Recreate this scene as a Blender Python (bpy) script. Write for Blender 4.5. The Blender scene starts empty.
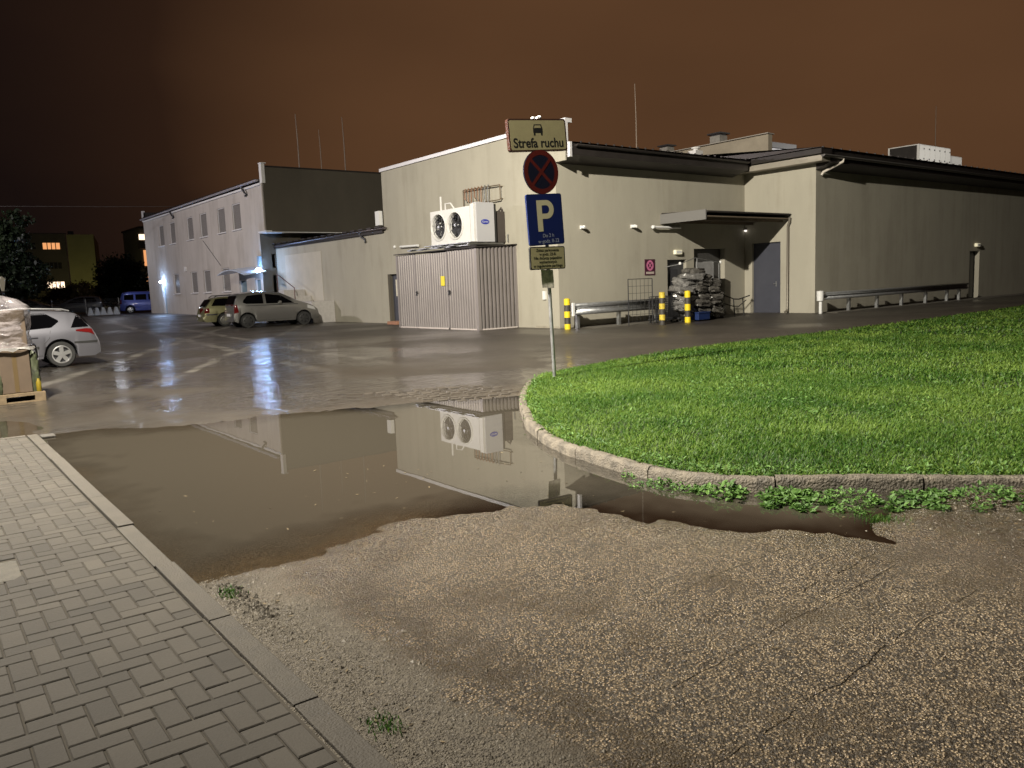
import bpy, bmesh, math, random
import numpy as np
from mathutils import Vector, Matrix
R = math.radians
random.seed(7); rng = np.random.default_rng(7)
S = bpy.context.scene
COL = S.collection

# ------------------------------------------------------------------ camera
cd = bpy.data.cameras.new('camera'); cam = bpy.data.objects.new('camera', cd); COL.objects.link(cam)
PITCH, ROLL, YAW = 0.1246, 0.0383, 0.9093
fw = Vector((math.cos(YAW)*math.cos(PITCH), math.sin(YAW)*math.cos(PITCH), -math.sin(PITCH)))
r0 = Vector((math.sin(YAW), -math.cos(YAW), 0)); u0 = r0.cross(fw)
rr = r0*math.cos(ROLL)-u0*math.sin(ROLL); uu = u0*math.cos(ROLL)+r0*math.sin(ROLL)
m = Matrix((rr, uu, -fw)).transposed().to_4x4(); m.translation = Vector((0, 0, 1.55))
cam.matrix_world = m
cd.sensor_width = 36; cd.lens = 36*802/1024; cd.clip_start = .05; cd.clip_end = 3000
S.camera = cam
S.render.engine = 'CYCLES'
S.view_settings.view_transform = 'Standard'; S.view_settings.look = 'None'
S.view_settings.exposure = 0.0; S.view_settings.gamma = 1
S.cycles.use_denoising = True
S.cycles.max_bounces = 6; S.cycles.transparent_max_bounces = 12
S.cycles.sample_clamp_indirect = 6

# ------------------------------------------------------------------ night sky: cloud deck lit by the town
W = bpy.data.worlds.new('World'); S.world = W; W.use_nodes = True
nt = W.node_tree; nt.nodes.clear()
def N(t, ty, **k):
    n = t.nodes.new(ty)
    for a, v in k.items(): setattr(n, a, v)
    return n
tc = N(nt, 'ShaderNodeTexCoord')
dot = N(nt, 'ShaderNodeVectorMath', operation='DOT_PRODUCT')   # how near to the glow over the town
nt.links.new(tc.outputs['Generated'], dot.inputs[0]); dot.inputs[1].default_value = Vector((.76, .61, .23)).normalized()
mr = N(nt, 'ShaderNodeMapRange'); mr.inputs[1].default_value = .66; mr.inputs[2].default_value = 1.0
mr.interpolation_type = 'SMOOTHSTEP'
nt.links.new(dot.outputs['Value'], mr.inputs[0])
nz = N(nt, 'ShaderNodeTexNoise'); nz.inputs['Scale'].default_value = 2.0; nz.inputs['Detail'].default_value = 4; nz.inputs['Roughness'].default_value = .42
mp = N(nt, 'ShaderNodeMapping'); mp.inputs['Scale'].default_value = (1, 1, 2.2)
nt.links.new(tc.outputs['Generated'], mp.inputs[0]); nt.links.new(mp.outputs[0], nz.inputs['Vector'])
mx = N(nt, 'ShaderNodeMath', operation='MULTIPLY_ADD'); mx.inputs[1].default_value = .55; mx.inputs[2].default_value = -.30
nt.links.new(nz.outputs['Fac'], mx.inputs[0])
ad = N(nt, 'ShaderNodeMath', operation='ADD'); nt.links.new(mr.outputs[0], ad.inputs[0]); nt.links.new(mx.outputs[0], ad.inputs[1])
cr = N(nt, 'ShaderNodeValToRGB'); e = cr.color_ramp.elements
e[0].position = 0.0; e[0].color = (.0105, .0058, .0048, 1)
e[1].position = 1.0; e[1].color = (.128, .060, .027, 1)
k = e.new(.45); k.color = (.030, .0142, .0082, 1)
nt.links.new(ad.outputs[0], cr.inputs[0])
bg = N(nt, 'ShaderNodeBackground'); bg.inputs['Strength'].default_value = .80
nt.links.new(cr.outputs[0], bg.inputs['Color'])
wo = N(nt, 'ShaderNodeOutputWorld'); nt.links.new(bg.outputs[0], wo.inputs[0])

# ------------------------------------------------------------------ lamps of the street and of the yard
def lamp(name, loc, power, col, size=.12, spot=None, aim=None, blend=.4):
    l = bpy.data.lights.new(name, 'SPOT' if spot else 'POINT'); l.energy = power; l.color = col; l.shadow_soft_size = size
    if spot: l.spot_size = R(spot); l.spot_blend = blend
    o = bpy.data.objects.new(name, l); COL.objects.link(o); o.location = loc
    if aim: o.rotation_euler = (Vector(aim)-Vector(loc)).to_track_quat('-Z', 'Y').to_euler()
    return o
lamp('street_light_source', (-1.3, 8.85, 11.7), 50000, (1, .925, .78), .18, 142, (13.2, 12.0, 1), 1.0)
lamp('yard_light_source', (-4, 47, 9.5), 9500, (1, .92, .95), .2)
lamp('yard_light_source', (60, 10, 9.5), 2800, (1, .95, .85), .2, 30, (44.5, 20.7, 8.7), .6)
lamp('far_light_source', (26, 139, 1.6), 420, (1, .92, .35), .3)
lamp('far_light_source', (14, 66.5, 4.8), 80, (.85, .88, 1), .3)

# ------------------------------------------------------------------ materials
MATS = {}
def mat(name, col, rough=.6, metal=0, var=0, vscale=3.0, bump=0, bscale=60, spec=.5, emit=None, coat=0, alpha=1, streak=0, trans=0, stain=0):
    if name in MATS: return MATS[name]
    M = bpy.data.materials.new(name); M.use_nodes = True; t = M.node_tree; b = t.nodes['Principled BSDF']
    b.inputs['Base Color'].default_value = (*col, 1); b.inputs['Roughness'].default_value = rough
    b.inputs['Metallic'].default_value = metal; b.inputs['Specular IOR Level'].default_value = spec
    b.inputs['Coat Weight'].default_value = coat; b.inputs['Coat Roughness'].default_value = .04; b.inputs['Alpha'].default_value = alpha
    b.inputs['Transmission Weight'].default_value = trans
    if emit: b.inputs['Emission Color'].default_value = (*emit[0], 1); b.inputs['Emission Strength'].default_value = emit[1]
    g = N(t, 'ShaderNodeNewGeometry') if (var or bump) else None
    if var:
        n = N(t, 'ShaderNodeTexNoise'); n.inputs['Scale'].default_value = vscale; n.inputs['Detail'].default_value = 6; n.inputs['Roughness'].default_value = .65
        if streak:
            q = N(t, 'ShaderNodeMapping'); q.inputs['Scale'].default_value = (1, 1, streak); t.links.new(g.outputs['Position'], q.inputs[0]); t.links.new(q.outputs[0], n.inputs['Vector'])
        else: t.links.new(g.outputs['Position'], n.inputs['Vector'])
        c = N(t, 'ShaderNodeValToRGB'); c.color_ramp.elements[0].position = .3; c.color_ramp.elements[1].position = .7
        c.color_ramp.elements[0].color = (*[x*(1-var) for x in col], 1); c.color_ramp.elements[1].color = (*[min(1, x*(1+var)) for x in col], 1)
        t.links.new(n.outputs['Fac'], c.inputs[0]); t.links.new(c.outputs[0], b.inputs['Base Color'])
        if stain:
            q2 = N(t, 'ShaderNodeMapping'); q2.inputs['Scale'].default_value = (1.3, 1.3, .13); t.links.new(g.outputs['Position'], q2.inputs[0])
            n2 = N(t, 'ShaderNodeTexNoise'); n2.inputs['Scale'].default_value = 1.5; n2.inputs['Detail'].default_value = 7; n2.inputs['Roughness'].default_value = .6; t.links.new(q2.outputs[0], n2.inputs['Vector'])
            n3 = N(t, 'ShaderNodeTexNoise'); n3.inputs['Scale'].default_value = .45; n3.inputs['Detail'].default_value = 8; n3.inputs['Roughness'].default_value = .7; t.links.new(g.outputs['Position'], n3.inputs['Vector'])
            a2 = N(t, 'ShaderNodeMath', operation='MULTIPLY_ADD'); t.links.new(n3.outputs['Fac'], a2.inputs[0]); a2.inputs[1].default_value = .8; t.links.new(n2.outputs['Fac'], a2.inputs[2])
            r2 = N(t, 'ShaderNodeMapRange'); r2.interpolation_type = 'SMOOTHSTEP'; r2.inputs[1].default_value = .86; r2.inputs[2].default_value = 1.12; r2.inputs[3].default_value = 0; r2.inputs[4].default_value = stain; t.links.new(a2.outputs[0], r2.inputs[0])
            x2 = N(t, 'ShaderNodeMix', data_type='RGBA'); t.links.new(r2.outputs[0], x2.inputs[0]); t.links.new(c.outputs[0], x2.inputs[6]); x2.inputs[7].default_value = (*[v*k for v, k in zip(col, (.50, .47, .42))], 1); t.links.new(x2.outputs[2], b.inputs['Base Color'])
        r = N(t, 'ShaderNodeMapRange'); r.inputs[3].default_value = max(0, rough-.12*var*4); r.inputs[4].default_value = min(1, rough+.12*var*4)
        t.links.new(n.outputs['Fac'], r.inputs[0]); t.links.new(r.outputs[0], b.inputs['Roughness'])
    if bump:
        n = N(t, 'ShaderNodeTexNoise'); n.inputs['Scale'].default_value = bscale; n.inputs['Detail'].default_value = 4; t.links.new(g.outputs['Position'], n.inputs['Vector'])
        u = N(t, 'ShaderNodeBump'); u.inputs['Strength'].default_value = bump; u.inputs['Distance'].default_value = .02
        t.links.new(n.outputs['Fac'], u.inputs['Height']); t.links.new(u.outputs[0], b.inputs['Normal'])
    MATS[name] = M; return M
render_beige = mat('beige_render', (.36, .338, .277), .85, stain=.22, var=.06, vscale=.9, bump=.35, bscale=45, streak=.35)
render_grey = mat('grey_render', (.46, .425, .385), .85, stain=.28, var=.10, vscale=.8, bump=.35, bscale=45, streak=.4)
render_darkened = mat('darkened_render', (.085, .074, .056), .9, var=.12, vscale=.7, bump=.3, bscale=40, streak=.5)  # unlit gable's darkness put into its base colour; rear wall shares it
dark_metal = mat('dark_brown_metal', (.035, .03, .028), .45, .3, var=.2, vscale=2)
roof_metal = mat('roof_sheet', (.06, .052, .05), .4, .4, var=.2, vscale=1.5)
white_metal = mat('white_sheet', (.72, .71, .70), .45, var=.06, vscale=4)
grey_door = mat('grey_door_paint', (.055, .058, .076), .45, var=.08, vscale=3)
black_hole = mat('dark_opening', (.012, .012, .013), .4)
steel = mat('galvanised_steel', (.42, .43, .44), .38, .8, var=.2, vscale=9)
dark_steel = mat('dark_steel', (.06, .06, .065), .45, .6)
win_glass = mat('window_glass', (.05, .05, .055), .12, spec=.6)
blind = mat('window_blind', (.30, .28, .26), .7, var=.08, vscale=6)
frame_white = mat('white_frame', (.62, .61, .60), .45)
concrete = mat('concrete', (.33, .31, .28), .85, var=.22, vscale=7, bump=.6, bscale=70)
kerb_conc = mat('kerb_concrete', (.105, .09, .070), .7, var=.6, vscale=9, bump=.9, bscale=60)
plastic_white = mat('white_plastic', (.7, .7, .69), .4)
yellow = mat('yellow_paint', (.72, .55, .02), .45, var=.06, vscale=20)
black_rubber = mat('black_rubber', (.015, .015, .015), .7)
white_emit = mat('cool_lamp_glass', (.9, .9, .9), .4, emit=((.33, .55, 1), 170))
warm_emit = mat('warm_lamp_glass', (.9, .9, .9), .4, emit=((1, .9, .8), 2.2))

# ------------------------------------------------------------------ mesh helper
class MB:
    def __init__(s): s.v = []; s.f = []
    def add(s, v, f):
        o = len(s.v); s.v += [tuple(p) for p in v]; s.f += [tuple(i+o for i in q) for q in f]; return s
    def box(s, x0, x1, y0, y1, z0, z1, M=None):
        v = [(x, y, z) for x in (x0, x1) for y in (y0, y1) for z in (z0, z1)]
        if M: v = [M @ Vector(p) for p in v]
        return s.add(v, [(0, 1, 3, 2), (4, 6, 7, 5), (0, 4, 5, 1), (2, 3, 7, 6), (0, 2, 6, 4), (1, 5, 7, 3)])
    def tube(s, pts, r, n=8, cap=True):
        pts = [Vector(p) for p in pts]; rs = r if isinstance(r, (list, tuple)) else [r]*len(pts)
        V = []; F = []
        for i, p in enumerate(pts):
            t = (pts[min(i+1, len(pts)-1)]-pts[max(i-1, 0)]).normalized()
            a = t.orthogonal().normalized() if i == 0 else (a-t*a.dot(t)).normalized()
            b = t.cross(a)
            for k in range(n):
                g = 2*math.pi*k/n; V.append(p+(a*math.cos(g)+b*math.sin(g))*rs[i])
        for i in range(len(pts)-1):
            for k in range(n): F.append((i*n+k, i*n+(k+1) % n, (i+1)*n+(k+1) % n, (i+1)*n+k))
        if cap: F.append(tuple(range(n))[::-1]); F.append(tuple((len(pts)-1)*n+k for k in range(n)))
        return s.add(V, F)
    def lathe(s, prof, c=(0, 0, 0), axis='Z', n=20):
        V = []; F = []
        for (r, h) in prof:
            for k in range(n):
                g = 2*math.pi*k/n; a, b = r*math.cos(g), r*math.sin(g)
                V.append({'Z': (a, b, h), 'Y': (a, h, b), 'X': (h, a, b)}[axis])
        V = [(v[0]+c[0], v[1]+c[1], v[2]+c[2]) for v in V]
        for i in range(len(prof)-1):
            for k in range(n): F.append((i*n+k, i*n+(k+1) % n, (i+1)*n+(k+1) % n, (i+1)*n+k))
        return s.add(V, F)
    def prism(s, poly, f0, f1):            # poly of 2-D points; f0/f1 map (a,b) to 3-D for the two ends
        n = len(poly); V = [f0(*p) for p in poly]+[f1(*p) for p in poly]
        return s.add(V, [tuple(range(n))[::-1], tuple(range(n, 2*n))]+[(i, (i+1) % n, n+(i+1) % n, n+i) for i in range(n)])
    def grid(s, fn, nu, nv):
        V = [fn(i/nu, j/nv) for i in range(nu+1) for j in range(nv+1)]
        return s.add(V, [(i*(nv+1)+j, (i+1)*(nv+1)+j, (i+1)*(nv+1)+j+1, i*(nv+1)+j+1) for i in range(nu) for j in range(nv)])
    def build(s, name, material, parent=None, off=None, smooth=False, bevel=0):
        me = bpy.data.meshes.new(name)
        if off is None: off = getattr(parent, 'get', lambda *_: None)('_') if False else None
        V = s.v if off is None else [(p[0]-off[0], p[1]-off[1], p[2]-off[2]) for p in s.v]
        me.from_pydata([tuple(p) for p in V], [], s.f); me.update()
        b = bmesh.new(); b.from_mesh(me); bmesh.ops.recalc_face_normals(b, faces=b.faces)
        if bevel:
            bmesh.ops.bevel(b, geom=[q for q in b.edges if len(q.link_faces) == 2 and q.calc_face_angle(0) > .6], offset=bevel, segments=2, affect='EDGES', profile=.6)
        if smooth:
            for q in b.faces: q.smooth = True
            for q in b.edges:
                if len(q.link_faces) == 2 and q.calc_face_angle(0) > R(38): q.smooth = False
        b.to_mesh(me); b.free()
        o = bpy.data.objects.new(name, me); COL.objects.link(o); me.materials.append(material)
        if parent: o.parent = parent
        return o
def tag(o, label=None, cat=None, group=None, kind=None):
    for k, v in (('label', label), ('category', cat), ('group', group), ('kind', kind)):
        if v: o[k] = v
    return o
def empty(name, loc, label, cat, group=None, rz=0):
    o = bpy.data.objects.new(name, None); COL.objects.link(o); o.location = loc; o.rotation_euler = (0, 0, rz); o.empty_display_size = .2
    return tag(o, label, cat, group)
def copy_tree(o, parent=None):
    c = o.copy(); COL.objects.link(c); c.parent = parent
    for ch in list(o.children): copy_tree(ch, c)
    return c
def quadmesh(name, V, F, material, parent=None):      # numpy fast path, F (n,k) all the same size
    me = bpy.data.meshes.new(name); n, kk = F.shape
    me.vertices.add(len(V)); me.vertices.foreach_set('co', V.astype(np.float32).ravel())
    me.loops.add(n*kk); me.loops.foreach_set('vertex_index', F.astype(np.int32).ravel())
    me.polygons.add(n); me.polygons.foreach_set('loop_start', np.arange(0, n*kk, kk, dtype=np.int32))
    me.update(calc_edges=True); me.validate(); me.shade_flat()
    o = bpy.data.objects.new(name, me); COL.objects.link(o); me.materials.append(material)
    if parent: o.parent = parent
    return o
def text_mesh(txt, size, M, material, parent, name='lettering', align='CENTER', extrude=.0001, bold=0):
    c = bpy.data.curves.new(name, 'FONT'); c.body = txt; c.size = size; c.align_x = align; c.align_y = 'CENTER'; c.extrude = extrude; c.offset = bold
    t = bpy.data.objects.new(name, c); COL.objects.link(t); dg = bpy.context.evaluated_depsgraph_get(); dg.update()
    me = bpy.data.meshes.new_from_object(t.evaluated_get(dg)); bpy.data.objects.remove(t); bpy.data.curves.remove(c)
    me.transform(M); me.materials.clear(); me.materials.append(material); me.name = name
    o = bpy.data.objects.new(name, me); COL.objects.link(o); o.parent = parent; return o

# ------------------------------------------------------------------ noise for the ground's form
def vnoise(x, y, seed=0):
    xi = np.floor(x).astype(np.int64); yi = np.floor(y).astype(np.int64); fx = x-xi; fy = y-yi
    fx = fx*fx*(3-2*fx); fy = fy*fy*(3-2*fy)
    def h(a, b):
        n = (a*374761393+b*668265263+seed*974711) & 0xffffffff; n = ((n ^ (n >> 13))*1274126177) & 0xffffffff; return ((n ^ (n >> 16)) & 0xffff)/65535.0
    return (h(xi, yi)*(1-fx)+h(xi+1, yi)*fx)*(1-fy)+(h(xi, yi+1)*(1-fx)+h(xi+1, yi+1)*fx)*fy
def fbm(x, y, s, seed=0, o=4):
    r = 0; a = 1; t = 0
    for i in range(o): r = r+a*(vnoise(x*s, y*s, seed+i)-.5); t += a; a *= .5; s *= 2.03
    return r/t*2
def sdist(px, py, poly):
    """signed distance to a polygon, positive inside"""
    d = np.full(px.shape, 1e9); ins = np.zeros(px.shape, bool); n = len(poly)
    for i in range(n):
        ax, ay = poly[i]; bx, by = poly[(i+1) % n]; ex, ey = bx-ax, by-ay
        t = np.clip(((px-ax)*ex+(py-ay)*ey)/(ex*ex+ey*ey), 0, 1)
        d = np.minimum(d, np.hypot(px-ax-t*ex, py-ay-t*ey))
        c = (ay > py) != (by > py)
        with np.errstate(divide='ignore', invalid='ignore'): ins ^= c & (px < (bx-ax)*(py-ay)/(by-ay)+ax)
    return np.where(ins, d, -d)

PUDDLE = [(0.9, 10.5), (0.9, 4.42), (1.31, 4.42), (1.41, 4.32), (1.55, 4.37), (1.77, 4.34), (2.04, 4.45), (2.54, 4.52), (3.01, 4.51), (3.38, 4.31), (3.66, 3.99),
          (3.82, 3.58), (3.91, 3.15), (4.08, 2.69), (4.26, 2.36), (4.45, 2.02), (4.7, 1.55), (5.5, 1.2), (6.6, 1.2), (6.3, 2.4), (5.4, 3.3), (4.9, 3.9), (5.0, 4.6), (5.3, 5.6), (5.8, 6.4), (6.5, 7.4), (7.1, 8.2),
          (6.83, 8.63), (6.38, 8.92), (5.86, 9.14), (5.41, 9.44), (4.74, 9.6), (4.14, 9.82), (3.51, 9.88), (2.91, 9.94), (2.39, 10.15), (1.92, 10.51), (1.48, 10.6)]
SIDE_PUDDLE = [(.9, 10.9), (1.15, 10.7), (1.33, 10.9), (1.35, 11.6), (1.2, 12.3), (.8, 12.6), (.3, 12.2), (.2, 11.2)]
ISLAND = [(8.16, 9.82), (7.44, 9.2), (6.72, 8.46), (6.06, 7.66), (5.26, 6.54), (4.88, 5.79), (4.71, 5.31), (4.62, 4.79), (4.54, 4.3), (4.53, 3.94), (4.62, 3.62), (4.82, 3.31), (5.14, 2.98), (5.66, 2.47), (6.1, 2.0),
          (7.2, .9), (9.5, -1.5), (14, -6), (70, -6), (70, 11.6), (31.6, 11.2), (24.5, 10.85), (20.2, 10.75), (15.4, 10.75), (12.8, 10.78), (11.2, 10.5), (9.78, 10.25)]
def ground_z(x, y):
    d = np.maximum(sdist(x, y, PUDDLE), sdist(x, y, SIDE_PUDDLE))
    n = fbm(x, y, 1.6, 3)*.012+fbm(x, y, 7, 11, 4)*.007
    z = np.where(d > 0, -.060*np.tanh(d/1.05), .020*np.tanh(-d/.35)+.012*np.clip((-d-.4)/2, 0, 1))
    z = z+n*np.clip(1.2-np.abs(d)/4, .25, 1)
    dirt = np.clip((1.62-x)/.25, 0, 1)*np.clip((4.3-y)/.3, 0, 1)*np.clip((x-.9)/.2, 0, 1)
    z = z+dirt*(.012+.012*fbm(x, y, 6, 5))
    mud = np.clip((x-4.4)/.5, 0, 1)*np.clip((2.75-y)/.6, 0, 1)
    z = z+np.clip((x-4.40)/.5, 0, 1)*np.clip((2.75-y)/.6, 0, 1)*(.064+.040*fbm(x, y, 3.5, 9))*np.clip(sdist(x, y, PUDDLE)/.25+.5, 0, 1)
    t = np.clip((y-36)/26, 0, 1); z = z+.29*t*t*(3-2*t)
    return np.where((x > 9) | (y > 13), np.maximum(z, .004), z)
def gz(x, y): return float(ground_z(np.array([float(x)]), np.array([float(y)]))[0])

# ------------------------------------------------------------------ ground sheet
def axis(segs):
    a = [segs[0][0]]
    for (s0, s1, st) in segs: a += list(np.linspace(s0, s1, max(1, int(round((s1-s0)/st)))+1)[1:])
    return np.array(a)
gx = axis([(-900, -100, 100), (-100, -10, 15), (-10, 0, 1), (0, 1, .1), (1, 5.2, .03), (5.2, 9, .06), (9, 20, .5), (20, 100, 8), (100, 1500, 140)])
gy = axis([(-300, -30, 60), (-30, -3, 3), (-3, 1, .1), (1, 5.5, .03), (5.5, 11.5, .06), (11.5, 20, .4), (20, 90, 2), (90, 300, 30), (300, 1500, 150)])
GX, GY = np.meshgrid(gx, gy, indexing='ij')
GZ = ground_z(GX.ravel(), GY.ravel())
V = np.stack([GX.ravel(), GY.ravel(), GZ], 1); ny = len(gy)
I, Jx = np.meshgrid(np.arange(len(gx)-1), np.arange(ny-1), indexing='ij'); b0 = (I*ny+Jx).ravel()
F = np.stack([b0, b0+ny, b0+ny+1, b0+1], 1)

def ground_material():
    M = bpy.data.materials.new('wet_asphalt'); M.use_nodes = True; t = M.node_tree; b = t.nodes['Principled BSDF']; L = t.links.new
    g = N(t, 'ShaderNodeNewGeometry'); P = g.outputs['Position']
    sx = N(t, 'ShaderNodeSeparateXYZ'); L(P, sx.inputs[0])
    def noise(sc, det=4, ro=.55, dist=0, vec=P):
        n = N(t, 'ShaderNodeTexNoise'); n.inputs['Scale'].default_value = sc; n.inputs['Detail'].default_value = det; n.inputs['Roughness'].default_value = ro; n.inputs['Distortion'].default_value = dist
        L(vec, n.inputs['Vector']); return n.outputs['Fac']
    def mr_(v, a, bb, c=0, d=1, sm=True):
        n = N(t, 'ShaderNodeMapRange'); n.inputs[1].default_value = a; n.inputs[2].default_value = bb; n.inputs[3].default_value = c; n.inputs[4].default_value = d
        if sm: n.interpolation_type = 'SMOOTHSTEP'
        L(v, n.inputs[0]); return n.outputs[0]
    def ma(op, a, bb=None, c=None):
        n = N(t, 'ShaderNodeMath', operation=op)
        for i, q in enumerate((a, bb, c)):
            if q is None: continue
            if isinstance(q, (int, float)): n.inputs[i].default_value = q
            else: L(q, n.inputs[i])
        return n.outputs[0]
    def mix(f, a, bb):
        n = N(t, 'ShaderNodeMix', data_type='RGBA')
        for i, q in ((0, f), (6, a), (7, bb)):
            if isinstance(q, tuple): n.inputs[i].default_value = (*q, 1)
            elif isinstance(q, (int, float)): n.inputs[i].default_value = q
            else: L(q, n.inputs[i])
        return n.outputs[2]
    # chippings
    v = N(t, 'ShaderNodeTexVoronoi'); v.inputs['Scale'].default_value = 100; L(P, v.inputs['Vector'])
    v2 = N(t, 'ShaderNodeTexVoronoi'); v2.inputs['Scale'].default_value = 230; L(P, v2.inputs['Vector'])
    vc = N(t, 'ShaderNodeSeparateColor'); L(v.outputs['Color'], vc.inputs[0])
    stone = mr_(vc.outputs[0], .32, .98, 0, 1, False)
    worn = mr_(noise(.9, 5, .6), .38, .62)
    tar = (.028, .021, .014); chip = (.60, .465, .31)
    asp = mix(ma('MULTIPLY', stone, mr_(v.outputs['Distance'], .62, .25, .25, 1)), tar, chip)
    far = mix(mr_(noise(.35, 5, .62), .3, .7), (.030, .025, .020), (.056, .047, .038))
    fars = mix(mr_(noise(40, 3, .7), .35, .7), far, (.075, .066, .055))
    isnear = mr_(sx.outputs[1], 10.5, 5.5)
    col = mix(isnear, mix(.3, far, fars), asp)
    # brown mud film in the low patches
    mudm = ma('MULTIPLY', mr_(noise(1.5, 5, .65, .4), .50, .66), mr_(sx.outputs[1], 9, 6))
    col = mix(ma('MULTIPLY', mudm, .75), col, (.060, .043, .024))
    low = mr_(sx.outputs[2], .012, -.012)
    col = mix(ma('MULTIPLY', low, ma('MULTIPLY', isnear, .4)), col, (.10, .076, .045))
    # dirt strip along the kerb of the pavement
    wob = ma('MULTIPLY_ADD', noise(3, 4, .6), .55, 1.30)
    ds = ma('MULTIPLY', mr_(ma('SUBTRACT', wob, sx.outputs[0]), -.06, .07), mr_(sx.outputs[1], 4.5, 4.2))
    sand = mix(mr_(noise(60, 5, .75), .35, .65), (.06, .05, .037), (.155, .133, .10))
    col = mix(ds, col, sand)
    shore = ma('MULTIPLY', ma('MULTIPLY', mr_(sx.outputs[2], .022, .006), mr_(sx.outputs[2], -.008, .003)), isnear); col = mix(ma('MULTIPLY', shore, .35), col, (.030, .023, .016))
    # right-hand mud bank
    mb = ma('MULTIPLY', mr_(sx.outputs[0], 4.35, 4.9), mr_(sx.outputs[1], 3.0, 2.5)); mb = ma('MULTIPLY', mb, mr_(sx.outputs[2], -.01, .004))
    col = mix(ma('MULTIPLY', mb, .9), col, mix(mr_(noise(14, 5, .7), .35, .65), (.022, .016, .009), (.065, .049, .030)))
    # straight old seams across the road, and a band of mud beside the dirt
    crack = None
    for (y0_, xa, xb) in ((1.93, 2.2, 4.0), (1.52, 2.0, 4.0), (2.11, 3.4, 4.2), (3.88, 1.85, 2.45), (3.48, 1.85, 2.35), (2.86, 2.3, 3.3), (2.5, 3.0, 3.9)):
        wv_ = ma('MULTIPLY_ADD', noise(2.2, 5, .65), .11, ma('MULTIPLY_ADD', sx.outputs[0], -.045, sx.outputs[1]))
        dd = ma('ABSOLUTE', ma('SUBTRACT', wv_, y0_-.045*(xa+xb)/2+.055)); q_ = ma('MULTIPLY', mr_(dd, .005, .001), ma('MULTIPLY', mr_(sx.outputs[0], xa-.2, xa+.2), mr_(sx.outputs[0], xb+.2, xb-.2)))
        crack = q_ if crack is None else ma('MAXIMUM', crack, q_)
    crack = ma('MULTIPLY', crack, mr_(noise(5, 4, .6), .40, .56))
    col = mix(ma('MULTIPLY', crack, .5), col, (.018, .014, .010))
    mband = mr_(ma('ABSOLUTE', ma('SUBTRACT', sx.outputs[0], ma('MULTIPLY_ADD', noise(2.0, 4, .6), .75, 1.34))), .20, .05)
    mband = ma('MULTIPLY', mband, ma('MULTIPLY', mr_(sx.outputs[1], 4.05, 3.7), mr_(noise(7, 5, .7), .36, .54)))
    col = mix(ma('MULTIPLY', mband, .8), col, (.050, .036, .020))
    silt = ma('MULTIPLY', mr_(noise(.8, 6, .7, .6), .52, .70), mr_(sx.outputs[1], 8, 6)); col = mix(ma('MULTIPLY', silt, .45), col, (.16, .13, .095))
    # tyre tracks on the wet yard, their wet gleam painted as pale colour
    def band(ax, ay, bx, by, w):
        dx, dy = bx-ax, by-ay; ln = math.hypot(dx, dy); nx, ny_ = -dy/ln, dx/ln
        dd = ma('ABSOLUTE', ma('ADD', ma('ADD', ma('MULTIPLY', sx.outputs[0], nx), ma('MULTIPLY', sx.outputs[1], ny_)), ma('MULTIPLY_ADD', noise(.25, 2), .8, -(ax*nx+ay*ny_)-.4)))
        return mr_(dd, w, w*.35)
    tr = ma('MAXIMUM', ma('MAXIMUM', band(2.3, 17, 5.8, 24, .20), band(10.7, 52, 7.4, 21.5, .22)), ma('MAXIMUM', band(12.6, 52, 8.9, 21.5, .2), band(3.2, 14, 9.5, 25, .16)))
    tr = ma('MULTIPLY', tr, mr_(sx.outputs[1], 13.5, 16)); tr = ma('MULTIPLY', tr, mr_(noise(1.2, 4, .6), .35, .6))
    col = mix(ma('MULTIPLY', tr, .75), col, (.21, .195, .17))
    damp = ma('MULTIPLY', mr_(sx.outputs[1], 8.5, 10.2), mr_(sx.outputs[1], 26, 14)); damp = ma('MULTIPLY', damp, mr_(sx.outputs[0], 14, 9)); col = mix(ma('MULTIPLY', damp, .45), col, (.014, .011, .008))
    L(col, b.inputs['Base Color'])
    wet = mr_(noise(.22, 4, .55, .3), .42, .66)
    rough = ma('MULTIPLY_ADD', wet, -.20, ma('MULTIPLY_ADD', isnear, -.10, .50))
    rough = ma('SUBTRACT', rough, ma('MULTIPLY', ma('MULTIPLY', stone, isnear), .16)); rough = ma('ADD', rough, ma('MULTIPLY', ds, .35)); L(rough, b.inputs['Roughness'])
    b.inputs['Specular IOR Level'].default_value = .5
    # bump: stones near, fine grain far
    h = ma('ADD', ma('MULTIPLY', mr_(v.outputs['Distance'], 0, .7, 1, 0, False), ma('MULTIPLY_ADD', stone, .7, .3)), ma('MULTIPLY', v2.outputs['Distance'], -.35))
    h = ma('ADD', h, ma('MULTIPLY', noise(25, 5, .7), .8)); h = ma('SUBTRACT', h, ma('MULTIPLY', crack, 2.5))
    bu = N(t, 'ShaderNodeBump'); bu.inputs['Distance'].default_value = .014; L(h, bu.inputs['Height'])
    L(mr_(sx.outputs[1], 14, 5, .2, 1.0), bu.inputs['Strength']); L(bu.outputs[0], b.inputs['Normal'])
    # water film: glossy coat with wind ripples, strong in the yard
    film = ma('MULTIPLY', mr_(noise(.28, 4, .6, .5), .36, .56), ma('MULTIPLY', mr_(sx.outputs[1], 8.0, 10.5), mr_(sx.outputs[1], 34, 17)))
    film = ma('MULTIPLY', film, mr_(sx.outputs[0], 13, 9))
    film = ma('ADD', film, ma('MULTIPLY', isnear, .0)); L(film, b.inputs['Coat Weight'])
    L(mr_(sx.outputs[1], 6, 9, .22, .035), b.inputs['Coat Roughness']); b.inputs['Coat IOR'].default_value = 1.33
    q = N(t, 'ShaderNodeMapping'); q.inputs['Rotation'].default_value = (0, 0, R(38)); q.inputs['Scale'].default_value = (1.1, 5.2, 1); L(P, q.inputs[0])
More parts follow.
